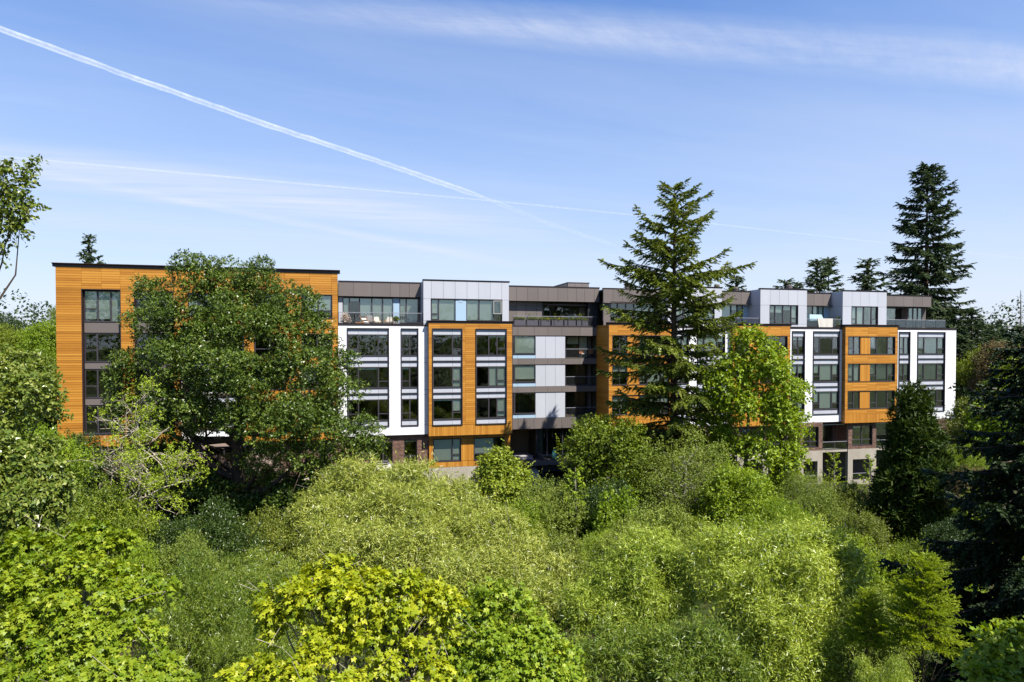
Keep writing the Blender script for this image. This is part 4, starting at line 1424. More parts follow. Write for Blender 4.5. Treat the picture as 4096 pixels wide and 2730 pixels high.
MB().tube([(0, 0, 0.42), (0, 0, 0.46)], 0.4, 14).build("tabletop", M["black"], t)
MB().tube([(0, 0, 0), (0, 0, 0.03), (0, 0, 0.03), (0, 0, 0.42)], [0.25, 0.25, 0.03, 0.03], 10).build("pedestal", M["black"], t)

# white canvas seat on the patio in front of the brick wall
MB().fbox(U(690, 0), uB0 - 0.2, -0.28, 2.0, -12.4, -11.9).build("patio", M["concrete"], apt)
t = on_facade("garden_seat", U(880, 0.9), 0.9, -11.9, 0.15)
tag(t, "small patio seat with sagging white canvas canopy before the brick wall", "garden seat")
mb = MB()
for s in (-0.68, 0.68):
    mb.tube([(s, 0.35, 0), (s * 0.96, 0, 1.12), (s, -0.35, 0)], 0.02, 6)
mb.tube([(-0.66, 0, 1.12), (0.66, 0, 1.12)], 0.02, 6)
mb.tube([(-0.66, 0, 1.12), (-1.0, -0.3, 1.3), (0.1, -0.4, 1.42), (1.15, -0.4, 0.85)], 0.014, 5)
mb.build("frame", M["toprail"], t)
mb = MB()
for i in range(8):
    a, b_ = -0.7 + 1.4 * i / 8, -0.7 + 1.4 * (i + 1) / 8
    za, zb_ = 1.0 - 0.10 * math.sin(math.pi * i / 8), 1.0 - 0.10 * math.sin(math.pi * (i + 1) / 8)
    mb.poly([(a, -0.5, za - 0.34), (b_, -0.5, zb_ - 0.34), (b_, 0.1, zb_ + 0.06), (a, 0.1, za + 0.06)])
    mb.poly([(a, 0.1, za + 0.06), (b_, 0.1, zb_ + 0.06), (b_, 0.5, zb_ - 0.1), (a, 0.5, za - 0.1)])
mb.build("canopy", M["cloth_white"], t)
MB().box(-0.6, 0.6, -0.25, 0.25, 0.30, 0.40).box(-0.6, 0.6, 0.18, 0.26, 0.40, 0.7).build("seat", M["toprail"], t)

# paved path below the lobby
pth = MB()
for i in range(7):
    for j in range(3):
        c = facade_point(uC0 + 0.4 + j * 1.25, 1.6 + i * 1.25, 0)
        pth.box(c.x - 0.6, c.x + 0.6, c.y - 0.6, c.y + 0.6, ground_z(c.x, c.y) - 0.2, ground_z(c.x, c.y) + 0.10 + 0.01 * random.random())
tag(pth.build("path", M["stone"]), kind="structure")

# ------------------------------------------------------------------ foliage
def unitv(a):
    return a / np.maximum(np.linalg.norm(a, axis=-1, keepdims=True), 1e-9)


LEAF = {
    # folded oval: 4 corners, 2 triangles either side of the midrib
    "oval": (np.array([(0, 0, 0), (0.30, 0.45, 0.09), (0, 1, -0.05), (-0.30, 0.45, 0.09)]), np.array([(0, 1, 2), (0, 2, 3)])),
    "lance": (np.array([(0, 0, 0), (0.11, 0.42, 0.03), (0, 1, -0.16), (-0.11, 0.42, 0.03)]), np.array([(0, 1, 2), (0, 2, 3)])),
    "chip": (np.array([(-0.30, 0.15, 0), (0.34, 0.30, 0.05), (-0.02, 1.0, -0.06)]), np.array([(0, 1, 2)])),
    "sliver": (np.array([(-0.10, 0.15, 0), (0.10, 0.15, 0.04), (0.02, 1.08, -0.14)]), np.array([(0, 1, 2)])),
    "heart": (np.array([(0, 0, 0), (0.36, 0.30, 0.06), (0, 1, -0.10), (-0.36, 0.30, 0.06)]), np.array([(0, 1, 2), (0, 2, 3)])),
    "blade": (np.array([(-0.05, 0, 0), (0.05, 0, 0), (0, 1, 0)]), np.array([(0, 1, 2)])),
}


def maple_leaf():
    """five-lobed leaf with a sunken midrib"""
    half = [(0.0, 1.0), (0.16, 0.62), (0.12, 0.48), (0.52, 0.66), (0.36, 0.30), (0.56, 0.10), (0.16, 0.02)]
    out = [(x, y) for x, y in half] + [(-x, y) for x, y in reversed(half[1:])]
    v = [(0, 0.22, 0.0)]
    for x, y in out:
        r2 = x * x + (y - 0.22) ** 2
        v.append((x, y, -0.22 * r2 + 0.05 * abs(x)))
    n = len(out)
    return np.array(v), np.array([(0, 1 + (i + 1) % n, 1 + i) for i in range(n)])


LEAF["maple"] = maple_leaf()
_m = [(0, 0.25, 0.04), (0, 1, -0.12), (0.2, 0.55, 0), (0.55, 0.6, -0.06), (0.4, 0.2, 0), (0.3, -0.05, -0.02), (-0.3, -0.05, -0.02), (-0.4, 0.2, 0), (-0.55, 0.6, -0.06), (-0.2, 0.55, 0)]
LEAF["maple_far"] = (np.array(_m, dtype=float), np.array([(0, 2, 1), (0, 1, 9), (0, 3, 2), (0, 4, 3), (0, 9, 8), (0, 8, 7), (0, 5, 4), (0, 7, 6)]))


def tuft(n_blades, spread, w, seed):
    """bristly conifer twig: a rib with narrow blades on all sides"""
    r = np.random.default_rng(seed)
    v, f = [], []
    for i in range(n_blades):
        t = 0.05 + 0.8 * i / n_blades
        a = i * 2.4 + r.uniform(-0.3, 0.3)
        d = np.array([math.cos(a) * spread, 0.55, math.sin(a) * spread * 0.6])
        L = 0.42 * (1.1 - 0.45 * t)
        s = np.array([math.sin(a) * w, 0.0, -math.cos(a) * w * 0.6]) + np.array([w * 0.4, 0, 0])
        b = len(v)
        p = np.array([0, t, 0])
        v += [p - s, p + s, p + d * L]
        f.append((b, b + 1, b + 2))
    b = len(v)
    v += [(-w, 0.0, 0.01), (w, 0.0, 0.01), (0, 1.05, -0.02)]
    f.append((b, b + 1, b + 2))
    return np.array(v, dtype=float), np.array(f)


LEAF["needle"] = tuft(6, 0.62, 0.17, 1)
LEAF["needle_fine"] = tuft(8, 0.6, 0.12, 2)
LEAF["scale"] = tuft(3, 0.5, 0.17, 3)


def leaf_arrays(tmpl, P, D, Nn, S, tint, rng, jitter=0.0):
    tv, tf = LEAF[tmpl]
    D = unitv(D)
    side = unitv(np.cross(D, Nn))
    up = np.cross(side, D)
    S = S[:, None, None]
    T = tv[None]
    V = P[:, None, :] + S * (T[..., 0:1] * side[:, None] + T[..., 1:2] * D[:, None] + T[..., 2:3] * up[:, None])
    k = len(tv)
    F = (tf[None] + (np.arange(len(P)) * k)[:, None, None]).reshape(-1, 3)
    return V.reshape(-1, 3), F, np.repeat(tint, k)


def join_arrays(parts):
    off, Vs, Fs, Ts = 0, [], [], []
    for V, F, T in parts:
        Vs.append(V)
        Fs.append(F + off)
        Ts.append(T)
        off += len(V)
    return np.concatenate(Vs), np.concatenate(Fs), np.concatenate(Ts)


TRIS = [0]


def foliage_mesh(name, parts, mat):
    V, F, T = join_arrays(parts)
    TRIS[0] += len(F)
    me = raw_mesh(name, V, F, T, "tint")
    me.materials.append(mat)
    return me


def leaf_mat(name, c0, c1, c2, rough=0.42, spec=0.45, trans=0.32, dead=None):
    """leaf colour runs c0 -> c2 with the leaf's own tint; part of the light passes through the blade"""
    N = Nodes(name)
    at = N.n("ShaderNodeAttribute", attribute_name="tint")
    oi = N.n("ShaderNodeObjectInfo")
    f = N.math("ADD", at.outputs["Fac"], N.math("MULTIPLY_ADD", oi.outputs["Random"], 0.28, -0.16))
    stops = [(0.0, c0), (0.5, c1), (0.93, c2)]
    if dead:
        stops.append((1.0, dead))  # end stop: willows' pale underside colour, doubling as painted glints
    c = N.ramp(f, stops)
    p = N.principled(c, rough, spec * 0.62)
    tr = N.n("ShaderNodeBsdfTranslucent")
    hs = N.n("ShaderNodeHueSaturation")
    hs.inputs["Hue"].default_value = 0.485
    hs.inputs["Saturation"].default_value = 1.15
    hs.inputs["Value"].default_value = 1.35
    N.l(c, hs.inputs["Color"])
    N.l(hs.outputs[0], tr.inputs["Color"])
    mx = N.n("ShaderNodeMixShader")
    mx.inputs[0].default_value = trans
    N.l(p.outputs[0], mx.inputs[1])
    N.l(tr.outputs[0], mx.inputs[2])
    return N.done(mx.outputs[0])


L = {
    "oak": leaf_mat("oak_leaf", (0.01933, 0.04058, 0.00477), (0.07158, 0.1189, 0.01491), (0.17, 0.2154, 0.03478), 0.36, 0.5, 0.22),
    "willow": leaf_mat("willow_leaf", (0.07948, 0.1335, 0.01186), (0.277, 0.3565, 0.03846), (0.4816, 0.5401, 0.09342), 0.36, 0.55, 0.30, (0.46, 0.50, 0.38)),
    "willow_dark_shaded": leaf_mat("dark_shaded_willow_leaf", (0.04248, 0.07878, 0.007886), (0.1518, 0.2165, 0.023), (0.3035, 0.3463, 0.0575), 0.36, 0.55, 0.28, (0.46, 0.50, 0.38)),  # darker green willow; also puts shade into the colour of shaded willows
    "bamboo": leaf_mat("dry_willow_leaf", (0.06193, 0.09811, 0.01061), (0.2373, 0.2832, 0.03931), (0.4128, 0.4342, 0.08841), 0.38, 0.5, 0.28, (0.48, 0.46, 0.32)),
    "maple_gold": leaf_mat("yellow_maple_leaf", (0.1442, 0.2098, 0.00828), (0.3388, 0.3735, 0.01656), (0.548, 0.5244, 0.0414), 0.42, 0.4, 0.36),
    "maple_lime": leaf_mat("lime_maple_leaf", (0.1055, 0.1774, 0.009522), (0.2392, 0.304, 0.01904), (0.4221, 0.4434, 0.04166), 0.42, 0.4, 0.36),
    "maple_green": leaf_mat("green_maple_leaf", (0.09205, 0.1579, 0.008446), (0.1748, 0.2583, 0.01689), (0.3498, 0.4019, 0.038), 0.42, 0.4, 0.34),
    "mid": leaf_mat("mid_green_leaf", (0.05177, 0.08743, 0.006788), (0.1725, 0.2307, 0.02036), (0.3328, 0.3652, 0.03958), 0.42, 0.4, 0.30),
    "lime": leaf_mat("bright_green_leaf", (0.1191, 0.189, 0.01134), (0.2381, 0.3229, 0.02268), (0.4082, 0.4725, 0.04962), 0.42, 0.4, 0.34),
    "olive": leaf_mat("olive_leaf", (0.07962, 0.1138, 0.01729), (0.1593, 0.2099, 0.03212), (0.2866, 0.3323, 0.06178), 0.45, 0.35, 0.30),
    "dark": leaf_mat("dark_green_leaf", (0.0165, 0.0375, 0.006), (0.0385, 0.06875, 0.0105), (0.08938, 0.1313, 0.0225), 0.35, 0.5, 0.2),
    "cool": leaf_mat("cool_green_leaf", (0.05722, 0.08923, 0.009344), (0.1259, 0.1622, 0.01986), (0.2747, 0.292, 0.04381), 0.38, 0.5, 0.25),
    "poplar": leaf_mat("poplar_leaf", (0.07321, 0.1167, 0.01555), (0.1383, 0.1853, 0.02592), (0.3091, 0.3295, 0.07776), 0.28, 0.65, 0.28),
    "fir": leaf_mat("fir_needles", (0.05535, 0.08436, 0.01263), (0.1258, 0.1641, 0.02368), (0.2515, 0.2812, 0.04737), 0.5, 0.3, 0.15),
    "fir_far": leaf_mat("distant_fir_needles", (0.03432, 0.0572, 0.02288), (0.06435, 0.09438, 0.03718), (0.1144, 0.1502, 0.06006), 0.55, 0.25, 0.12),
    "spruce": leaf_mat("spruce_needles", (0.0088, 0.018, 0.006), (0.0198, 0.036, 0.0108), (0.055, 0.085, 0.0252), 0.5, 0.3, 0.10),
    "cedar_leaf": leaf_mat("false_cypress_scale", (0.014, 0.032, 0.004), (0.038, 0.066, 0.006), (0.095, 0.135, 0.012), 0.5, 0.3, 0.15),
    "larch": leaf_mat("larch_needles", (0.1188, 0.1836, 0.01215), (0.2268, 0.3024, 0.01944), (0.3564, 0.4104, 0.03645), 0.5, 0.3, 0.35),
    "brown": leaf_mat("bronze_leaf", (0.075, 0.055, 0.022), (0.14, 0.11, 0.045), (0.22, 0.18, 0.08), 0.5, 0.3, 0.25),
    "flower": leaf_mat("white_blossom", (0.55, 0.52, 0.46), (0.7, 0.68, 0.6), (0.8, 0.78, 0.72), 0.6, 0.2, 0.3),
    "yellow": leaf_mat("yellow_bloom", (0.5, 0.42, 0.02), (0.6, 0.5, 0.03), (0.65, 0.55, 0.05), 0.6, 0.2, 0.3),
    "pampas": leaf_mat("pampas_plume", (0.5, 0.42, 0.34), (0.65, 0.56, 0.47), (0.75, 0.68, 0.6), 0.8, 0.1, 0.3),
}


def bark_mat(name, c0, c1):
    N = Nodes(name)
    nz = N.noise(3.0, 6, 0.65, sc=(2, 2, 0.5))
    c = N.ramp(nz, [(0.3, c0), (0.7, c1)])
    p = N.principled(c, 0.9, 0.15)
    b = N.n("ShaderNodeBump")
    b.inputs["Strength"].default_value = 0.7
    b.inputs["Distance"].default_value = 0.05
    N.l(nz, b.inputs["Height"])
    N.l(b.outputs[0], p.inputs["Normal"])
    return N.done(p.outputs[0])


BARK = {
    "brown": bark_mat("brown_bark", (0.035, 0.024, 0.018), (0.10, 0.075, 0.055)),
    "grey": bark_mat("grey_bark", (0.10, 0.09, 0.075), (0.26, 0.24, 0.20)),
    "pale": bark_mat("lichened_bark", (0.18, 0.15, 0.11), (0.42, 0.38, 0.30)),
}


def rand_dirs(rng, n, up=0.0):
    d = rng.normal(size=(n, 3))
    d[:, 2] += up
    return unitv(d)


def sublobes(rng, lobes, k=7, f=0.46, up=0.35, keep=0.70, reach=0.78):
    """each lobe becomes a core plus k smaller clumps around it: the crown gets an uneven outline with folds"""
    out = []
    for c in lobes:
        c = np.array(c, dtype=float)
        out.append([*c[:3], *(c[3:] * keep)])
        d = rand_dirs(rng, k, up)
        for j in range(k):
            s = f * rng.uniform(0.7, 1.25)
            out.append([*(c[:3] + d[j] * c[3:] * reach * rng.uniform(0.85, 1.15)), *(c[3:] * s)])
    return np.array(out)


def lobe_sprays(rng, lobes, n, up=0.35, shell=0.4, cull=0.62, keep_in=0.12):
    """points on the outside of the lobes: position, outward direction, and a tone that differs from clump to clump"""
    lobes = np.asarray(lobes, dtype=float)
    area = (lobes[:, 3] * lobes[:, 4] + lobes[:, 3] * lobes[:, 5] + lobes[:, 4] * lobes[:, 5])
    which = rng.choice(len(lobes), size=n, p=area / area.sum())
    d = rand_dirs(rng, n, up)
    r = 1 - shell * rng.random(n) ** 1.7
    c, rad = lobes[which, :3], lobes[which, 3:]
    P = c + d * rad * r[:, None]
    inner = np.full(n, 9.0)
    for i in range(0, len(lobes), 40):
        q = (P[:, None] - lobes[None, i:i + 40, :3]) / lobes[None, i:i + 40, 3:]
        inner = np.minimum(inner, np.linalg.norm(q, axis=2).min(axis=1))
    ok = (inner > cull) | (rng.random(n) < keep_in)
    out = unitv(d / rad)
    tone = rng.normal(0, 0.07, len(lobes))[which]
    return P[ok], out[ok], tone[ok]


def spray_leaves(rng, P, out, tone, tmpl, leaf, length, m, droop=0.15, upturn=0.3, spread=0.9, face_up=0.55, base=0.45, var=0.16, pale=0.0):
    """m leaves along a short twig that starts at each P"""
    n = len(P)
    tw = unitv(out + np.array([0, 0, upturn]) + rng.normal(0, 0.35, (n, 3)))
    Ls = length * rng.uniform(0.6, 1.3, n)
    t = (np.arange(m)[None] + rng.random((n, m))) / m
    pos = P[:, None] + tw[:, None] * (t * Ls[:, None])[..., None]
    pos[..., 2] -= droop * (t ** 2) * Ls[:, None]
    side = rng.normal(size=(n, m, 3))
    D = tw[:, None] * 0.55 + unitv(side) * spread
    D[..., 2] -= droop
    Nn = np.array([0, 0, face_up]) + out[:, None] * 0.6 + rng.normal(0, 0.38, (n, m, 3))
    S = leaf * rng.uniform(0.65, 1.25, (n, m))
    tint = np.clip(base + tone[:, None] + rng.normal(0, 0.07, (n, 1)) + rng.normal(0, var, (n, m)), 0, 0.84)
    if pale:
        tint[rng.random((n, m)) < pale] = 1.0  # pale underside colour that also stands in for sun glints
    return leaf_arrays(tmpl, pos.reshape(-1, 3), D.reshape(-1, 3), Nn.reshape(-1, 3), S.ravel(), tint.ravel(), rng)


def limb_mesh(rng, lobes, base, top, r0, n_limbs=26, twigs=0, mat=None, name="trunk", start=0.25, wob=0.25):
    """tapered trunk, with limbs that bend out to the clumps of the crown"""
    mb = MB()
    base, top = np.array(base, float), np.array(top, float)
    H = np.linalg.norm(top - base)
    pts, rad = [], []
    k = 9
    for i in range(k + 1):
        t = i / k
        p = base + (top - base) * t + np.array([rng.normal(0, wob), rng.normal(0, wob), 0]) * (0.25 + t) * min(1, i) * H * 0.03
        pts.append(p)
        rad.append(r0 * ((1 - t) ** 0.8 * 0.9 + 0.06) * (1.35 if i == 0 else 1))
    mb.tube(pts, rad, 8)
    lobes = np.asarray(lobes)
    order = rng.permutation(len(lobes))[:n_limbs]
    for j in order:
        c = lobes[j, :3]
        zt = np.clip((c[2] - base[2]) / H - rng.uniform(0.12, 0.35), start, 0.92)
        i = int(zt * k)
        s = pts[i] + (pts[min(i + 1, k)] - pts[i]) * (zt * k - i)
        r = min(rad[i] * 0.55, r0 * 0.42)
        v = c - s
        lp, lr = [], []
        for q in range(6):
            t = q / 5
            p = s + v * t + np.array([0, 0, -0.12 * np.linalg.norm(v) * math.sin(math.pi * t)]) + rng.normal(0, 0.035 * np.linalg.norm(v), 3) * (t > 0)
            lp.append(p)
            lr.append(max(0.012, r * (1 - t) ** 0.9 + 0.012))
        mb.tube(lp, lr, 5, cap=False)
        for _ in range(twigs):
            q = rng.integers(2, 6)
            d = rand_dirs(rng, 1, 0.4)[0] * np.linalg.norm(v) * rng.uniform(0.2, 0.45)
            mb.tube([lp[q], lp[q] + d * 0.5 + rng.normal(0, 0.05, 3), lp[q] + d], [lr[q] * 0.5, lr[q] * 0.35, 0.008], 4, cap=False)
    return mb.mesh(name, mat or BARK["brown"], smooth=True)


PROTO = {}


def proto(kind, H, W, crown_parts, trunk_mesh, mat):
    V = np.concatenate([p_[0] for p_ in crown_parts])  # true size of the finished crown
    H = float(np.percentile(V[:, 2], 99.8))
    W = float(2 * np.percentile(np.abs(V[:, :2]), 98.5)) if not kind.startswith("fir") else W
    PROTO[kind] = (H, W, foliage_mesh("crown_" + kind, crown_parts, mat), trunk_mesh)


def dome_lobes(rng, H, W, n, zlo=0.25, r=0.24, pointed=0.0, core=0.6):
    """clump centres spread over an egg-shaped crown"""
    out = []
    R, zc, hz = W / 2, H * (zlo + 1) / 2, H * (1 - zlo) / 2
    for i in range(n):
        z = -0.95 + 1.85 * (i + 0.5) / n
        a = i * 2.399 + rng.uniform(-0.4, 0.4)
        w = math.sqrt(max(0.02, 1 - z * z)) * (1 - pointed * (z + 1) / 2)
        k = rng.uniform(0.5, 1.0)
        rr = r * W * rng.uniform(0.6, 1.3) * (1 - 0.5 * pointed * (z + 1) / 2)
        out.append([R * w * k * math.cos(a), R * w * k * math.sin(a), zc + hz * z * 0.86, rr, rr, rr * rng.uniform(0.75, 1.0)])
    out.append([0, 0, zc, R * core, R * core, hz * core])
    return np.array(out)


def broadleaf(kind, seed, H, W, mat, tmpl="oval", leaf=0.15, sprays=9000, m=6, n_lobes=22, k=6, zlo=0.12, pointed=0.15, length=0.55, shell=0.4, droop=0.12, r=0.23, keep_in=0.12, twigs=0, bark="brown", limbs=22, spread=0.9, upturn=0.3, var=0.16, base=0.45):
    rng = np.random.default_rng(seed)
    big = dome_lobes(rng, H, W, n_lobes, zlo, r, pointed)
    lob = sublobes(rng, big, k)
    P, o, t = lobe_sprays(rng, lob, sprays, 0.3, shell, 0.6, keep_in)
    part = spray_leaves(rng, P, o, t, tmpl, leaf, length, m, droop, upturn, spread, var=var, base=base)
    up = np.flatnonzero((P[:, 2] > H * 0.35) & (o[:, 2] > 0.1))
    up = up[rng.random(len(up)) < 0.045]
    shoot = spray_leaves(rng, P[up], unitv(o[up] + np.array([0, 0, 0.5])), t[up] + 0.08, tmpl, leaf, length * 2.3, m * 2, droop * 0.5, 0.8, spread, var=var, base=base)
    part = join_arrays([part, shoot])
    tr = limb_mesh(rng, big, (0, 0, 0), (0, 0, H * 0.85), H * 0.018 + 0.05, limbs, twigs, BARK[bark], "trunk_" + kind)
    proto(kind, H, W, [part], tr, mat)


broadleaf("round", 1, 9, 8, L["mid"], leaf=0.19, sprays=9000)
broadleaf("round_b", 2, 9, 8, L["mid"], "heart", leaf=0.18, sprays=9000, n_lobes=28, r=0.19, zlo=0.05)
broadleaf("shrub", 3, 4, 5, L["mid"], leaf=0.12, sprays=10000, n_lobes=18, zlo=0.0, r=0.25, length=0.4)
broadleaf("shrub_b", 4, 4, 5, L["mid"], leaf=0.11, sprays=10000, n_lobes=24, zlo=0.0, r=0.19, length=0.45, pointed=0.3)
broadleaf("upright", 5, 12, 6, L["mid"], leaf=0.2, sprays=7000, n_lobes=26, zlo=0.1, pointed=0.35, r=0.26)
broadleaf("airy", 6, 9, 8, L["olive"], leaf=0.14, sprays=6500, m=5, n_lobes=30, k=7, r=0.16, zlo=0.12, keep_in=0.3, shell=0.9, twigs=5, bark="grey", limbs=30, length=0.7)
broadleaf("conic", 7, 7, 4.6, L["mid"], "oval", leaf=0.19, sprays=7500, m=6, n_lobes=24, zlo=0.05, pointed=0.88, r=0.22, droop=0.6, length=0.5, upturn=-0.1)
broadleaf("mapleish", 8, 10, 8, L["maple_green"], "maple_far", leaf=0.30, sprays=2400, m=5, n_lobes=24, r=0.20, zlo=0.12, droop=0.35, length=0.7, bark="grey", spread=0.8)


def willow(kind, seed, H, W, sprays, leaf=0.22, m=9, mat=None, length=0.7, lobes=22, r=0.19):
    """rounded mass of close leafy shoots set with narrow leaves, a few coloured pale as undersides and painted glints"""
    rng = np.random.default_rng(seed)
    big = dome_lobes(rng, H, W, lobes, 0.02, r, 0.15, 0.45)
    lob = sublobes(rng, big, 10, 0.36, 0.4, 0.72, 0.98)
    P, o, t = lobe_sprays(rng, lob, sprays, 0.4, 0.32, 0.62, 0.06)
    o = unitv(o * 0.9 + np.array([0, 0, 0.4]))
    part = spray_leaves(rng, P, o, t * 1.3, "sliver", leaf, length, m, 0.25, 0.4, 0.85, 0.3, var=0.21, pale=0.012)
    up = np.flatnonzero((P[:, 2] > H * 0.4) & (rng.random(len(P)) < 0.035))
    shoot = spray_leaves(rng, P[up], unitv(o[up] + np.array([0, 0, 0.6])), t[up] + 0.05, "sliver", leaf, length * 1.9, m * 2, 0.1, 0.9, 0.7, 0.3, var=0.2, pale=0.03)
    part = join_arrays([part, shoot])
    tr = limb_mesh(rng, lob[rng.permutation(len(lob))[:60]], (0, 0, 0), (0, 0, H * 0.7), 0.16, 40, 3, BARK["grey"], "trunk_" + kind, 0.05)
    proto(kind, H, W, [part], tr, mat or L["willow"])


willow("willow", 21, 9, 8, 19000)
willow("willow_b", 22, 9, 8.5, 18000)


# ------------------------------------------------------------------ conifers
def fir_arrays(rng, H, R, n_br, tmpl="needle", tuft_len=0.42, dense=1.0, bare=0.0, rise=0.45, drop=-0.15, ragged=0.3, profile=None, step=0.30, hang=0.25, gap=0.0, thick=1.0):
    """branches in loose whorls; each carries side shoots that thin out to the tip; shoots carry needle twigs"""
    P, D, tn, S = [], [], [], []
    mb = MB()
    prof = profile or (lambda t: (1 - t) ** 0.75 * (0.55 + 0.45 * min(1, t * 4)))
    for i in range(n_br):
        t = bare + (1 - bare) * ((i + rng.random()) / n_br) ** 1.05
        t = min(t, 0.985)
        z = H * t
        az = i * 2.399 + rng.uniform(-0.5, 0.5)
        ln = R * prof(t) * rng.uniform(1 - ragged, 1 + ragged * 0.6) + 0.25
        if rng.random() < gap:
            ln *= 0.45
        el0 = drop + (rise - drop) * t ** 0.8 + rng.normal(0, 0.10)
        k = max(3, int(ln / 0.45))
        p = np.array([0, 0, z])
        el = el0
        pts = [p]
        turn = rng.normal(0, 0.08)
        for s in range(k):
            u = s / k
            el = el0 - 0.30 * math.sin(u * 2.4) + 0.55 * max(0, u - 0.55)
            a = az + turn * s
            p = p + np.array([math.cos(a) * math.cos(el), math.sin(a) * math.cos(el), math.sin(el)]) * (ln / k)
            pts.append(p)
        r_ = (0.02 + 0.011 * ln) * thick
        mb.tube(pts, [r_ * (1 - s / (k + 1)) + 0.006 for s in range(k + 1)], 4, cap=False)
        clump = rng.normal(0, 0.08)
        n_sh = int(dense * ln / step * 2)
        for s in range(n_sh):
            u = 0.16 + 0.86 * (s + rng.random()) / n_sh
            u = min(u, 1.0)
            q = u * k
            j = min(int(q), k - 1)
            b = pts[j] + (pts[j + 1] - pts[j]) * (q - j)
            fw = unitv(pts[j + 1] - pts[j])
            sd = unitv(np.cross(fw, [0, 0, 1])) * (1 if s % 2 else -1)
            sl = (0.20 + 0.26 * ln * (1 - u) ** 0.8 * min(1, u * 2.6)) * rng.uniform(0.6, 1.25)
            d = unitv(fw * 0.75 + sd * 0.85 + np.array([0, 0, rng.normal(-hang * 0.6, 0.18)]))
            nt = max(1, int(sl / (tuft_len * 0.55)))
            for w in range(nt):
                f = (w + 0.5 * rng.random()) / nt
                P.append(b + d * sl * f + np.array([0, 0, -hang * sl * f * f]))
                D.append(unitv(d + fw * 0.2 + np.array([0, 0, -hang * (0.4 + f)]) + rng.normal(0, 0.28, 3)))
                tn.append(clump + 0.16 * (u - 0.5) + 0.10 * f)
                S.append(tuft_len * rng.uniform(0.75, 1.25))
        P.append(pts[-1])
        D.append(unitv(pts[-1] - pts[-2]))
        tn.append(clump + 0.1)
        S.append(tuft_len)
    nl = int(H * 0.11 / 0.16)
    for i in range(nl):
        P.append(np.array([0, 0, H * 0.89 + (H * 0.11 - 0.5 * tuft_len) * i / nl]))
        D.append(unitv(rng.normal(0, 0.5, 3) + np.array([0, 0, 0.9])))
        tn.append(0.05)
        S.append(tuft_len)
    P, D, tn, S = np.array(P), np.array(D), np.array(tn), np.array(S)
    Nn = np.array([0, 0, 1.0]) + rng.normal(0, 0.3, P.shape)
    tint = np.clip(0.42 + tn + rng.normal(0, 0.13, len(P)), 0, 0.92)
    mb.tube([(0, 0, 0), (0, 0, H * 0.5), (0, 0, H * 1.0)], [H * 0.0125 + 0.06, H * 0.008 + 0.03, 0.02], 9)
    return leaf_arrays(tmpl, P, D, Nn, S, tint, rng), mb


def fir_proto(kind, seed, H, R, n_br, mat, **kw):
    rng = np.random.default_rng(seed)
    part, mb = fir_arrays(rng, H, R, n_br, **kw)
    proto(kind, H, 2 * R, [part], mb.mesh("trunk_" + kind, BARK["brown"], smooth=True), mat)


fir_proto("fir_far", 31, 24, 4.6, 120, L["fir_far"], tuft_len=0.85, step=0.34, dense=1.6, rise=0.5, drop=-0.25, ragged=0.35, hang=0.4, profile=lambda t: (1 - t) ** 0.72)
fir_proto("fir_far_b", 32, 24, 5.2, 110, L["fir_far"], tuft_len=0.85, step=0.34, dense=1.5, rise=0.6, drop=-0.2, ragged=0.5, hang=0.35, gap=0.12, profile=lambda t: (1 - t) ** 0.68)
fir_proto("larch", 33, 5, 2.6, 120, L["larch"], tmpl="needle_fine", tuft_len=0.36, step=0.13, dense=0.8, rise=0.7, drop=0.25, hang=0.05, thick=0.35, profile=lambda t: (1 - t) ** 0.6)


# ------------------------------------------------------------------ planting
def plant(kind, label, cat, x, ytop, D, wpx, mat=None, group=None, name=None, base=None, rz=None, sz=None):
    """one tree: an Empty on the ground, a trunk and a crown scaled from the kind's own proportions"""
    H0, W0, crown, trunk = PROTO[kind]
    top = sight(x, ytop, D)
    gz = ground_z(top.x, top.y) if base is None else base
    H = max(1.2, top.z - gz)
    s = wpx / F_PX * D / W0
    rz = random.uniform(0, 6.28) if rz is None else rz
    t = empty(name or (cat.replace(" ", "_") if cat else "tree"), (top.x, top.y, gz - 0.1), rz)
    tag(t, label, cat, group)
    tall = 1.5 if kind.startswith("willow") else 1.25
    for nm, me in (("trunk", trunk), ("crown", crown)):
        o = link(nm, me, t)
        o.scale = (s, s, H / H0 / 1.03)
        if nm == "crown" and not 0.85 * s < H / H0 < tall * s and not kind.startswith("fir"):
            # keep the crown's proportions: a taller stem makes up the height, a low one spreads from the ground
            k = tall * s if H / H0 > s else 0.85 * s
            o.scale = (s, s, k)
            o.location.z = H / 1.03 - H0 * k
        if nm == "crown":
            o["kind"] = "stuff"
            if mat:
                o.material_slots[0].link = "OBJECT"
                o.material_slots[0].material = L[mat]
    return t


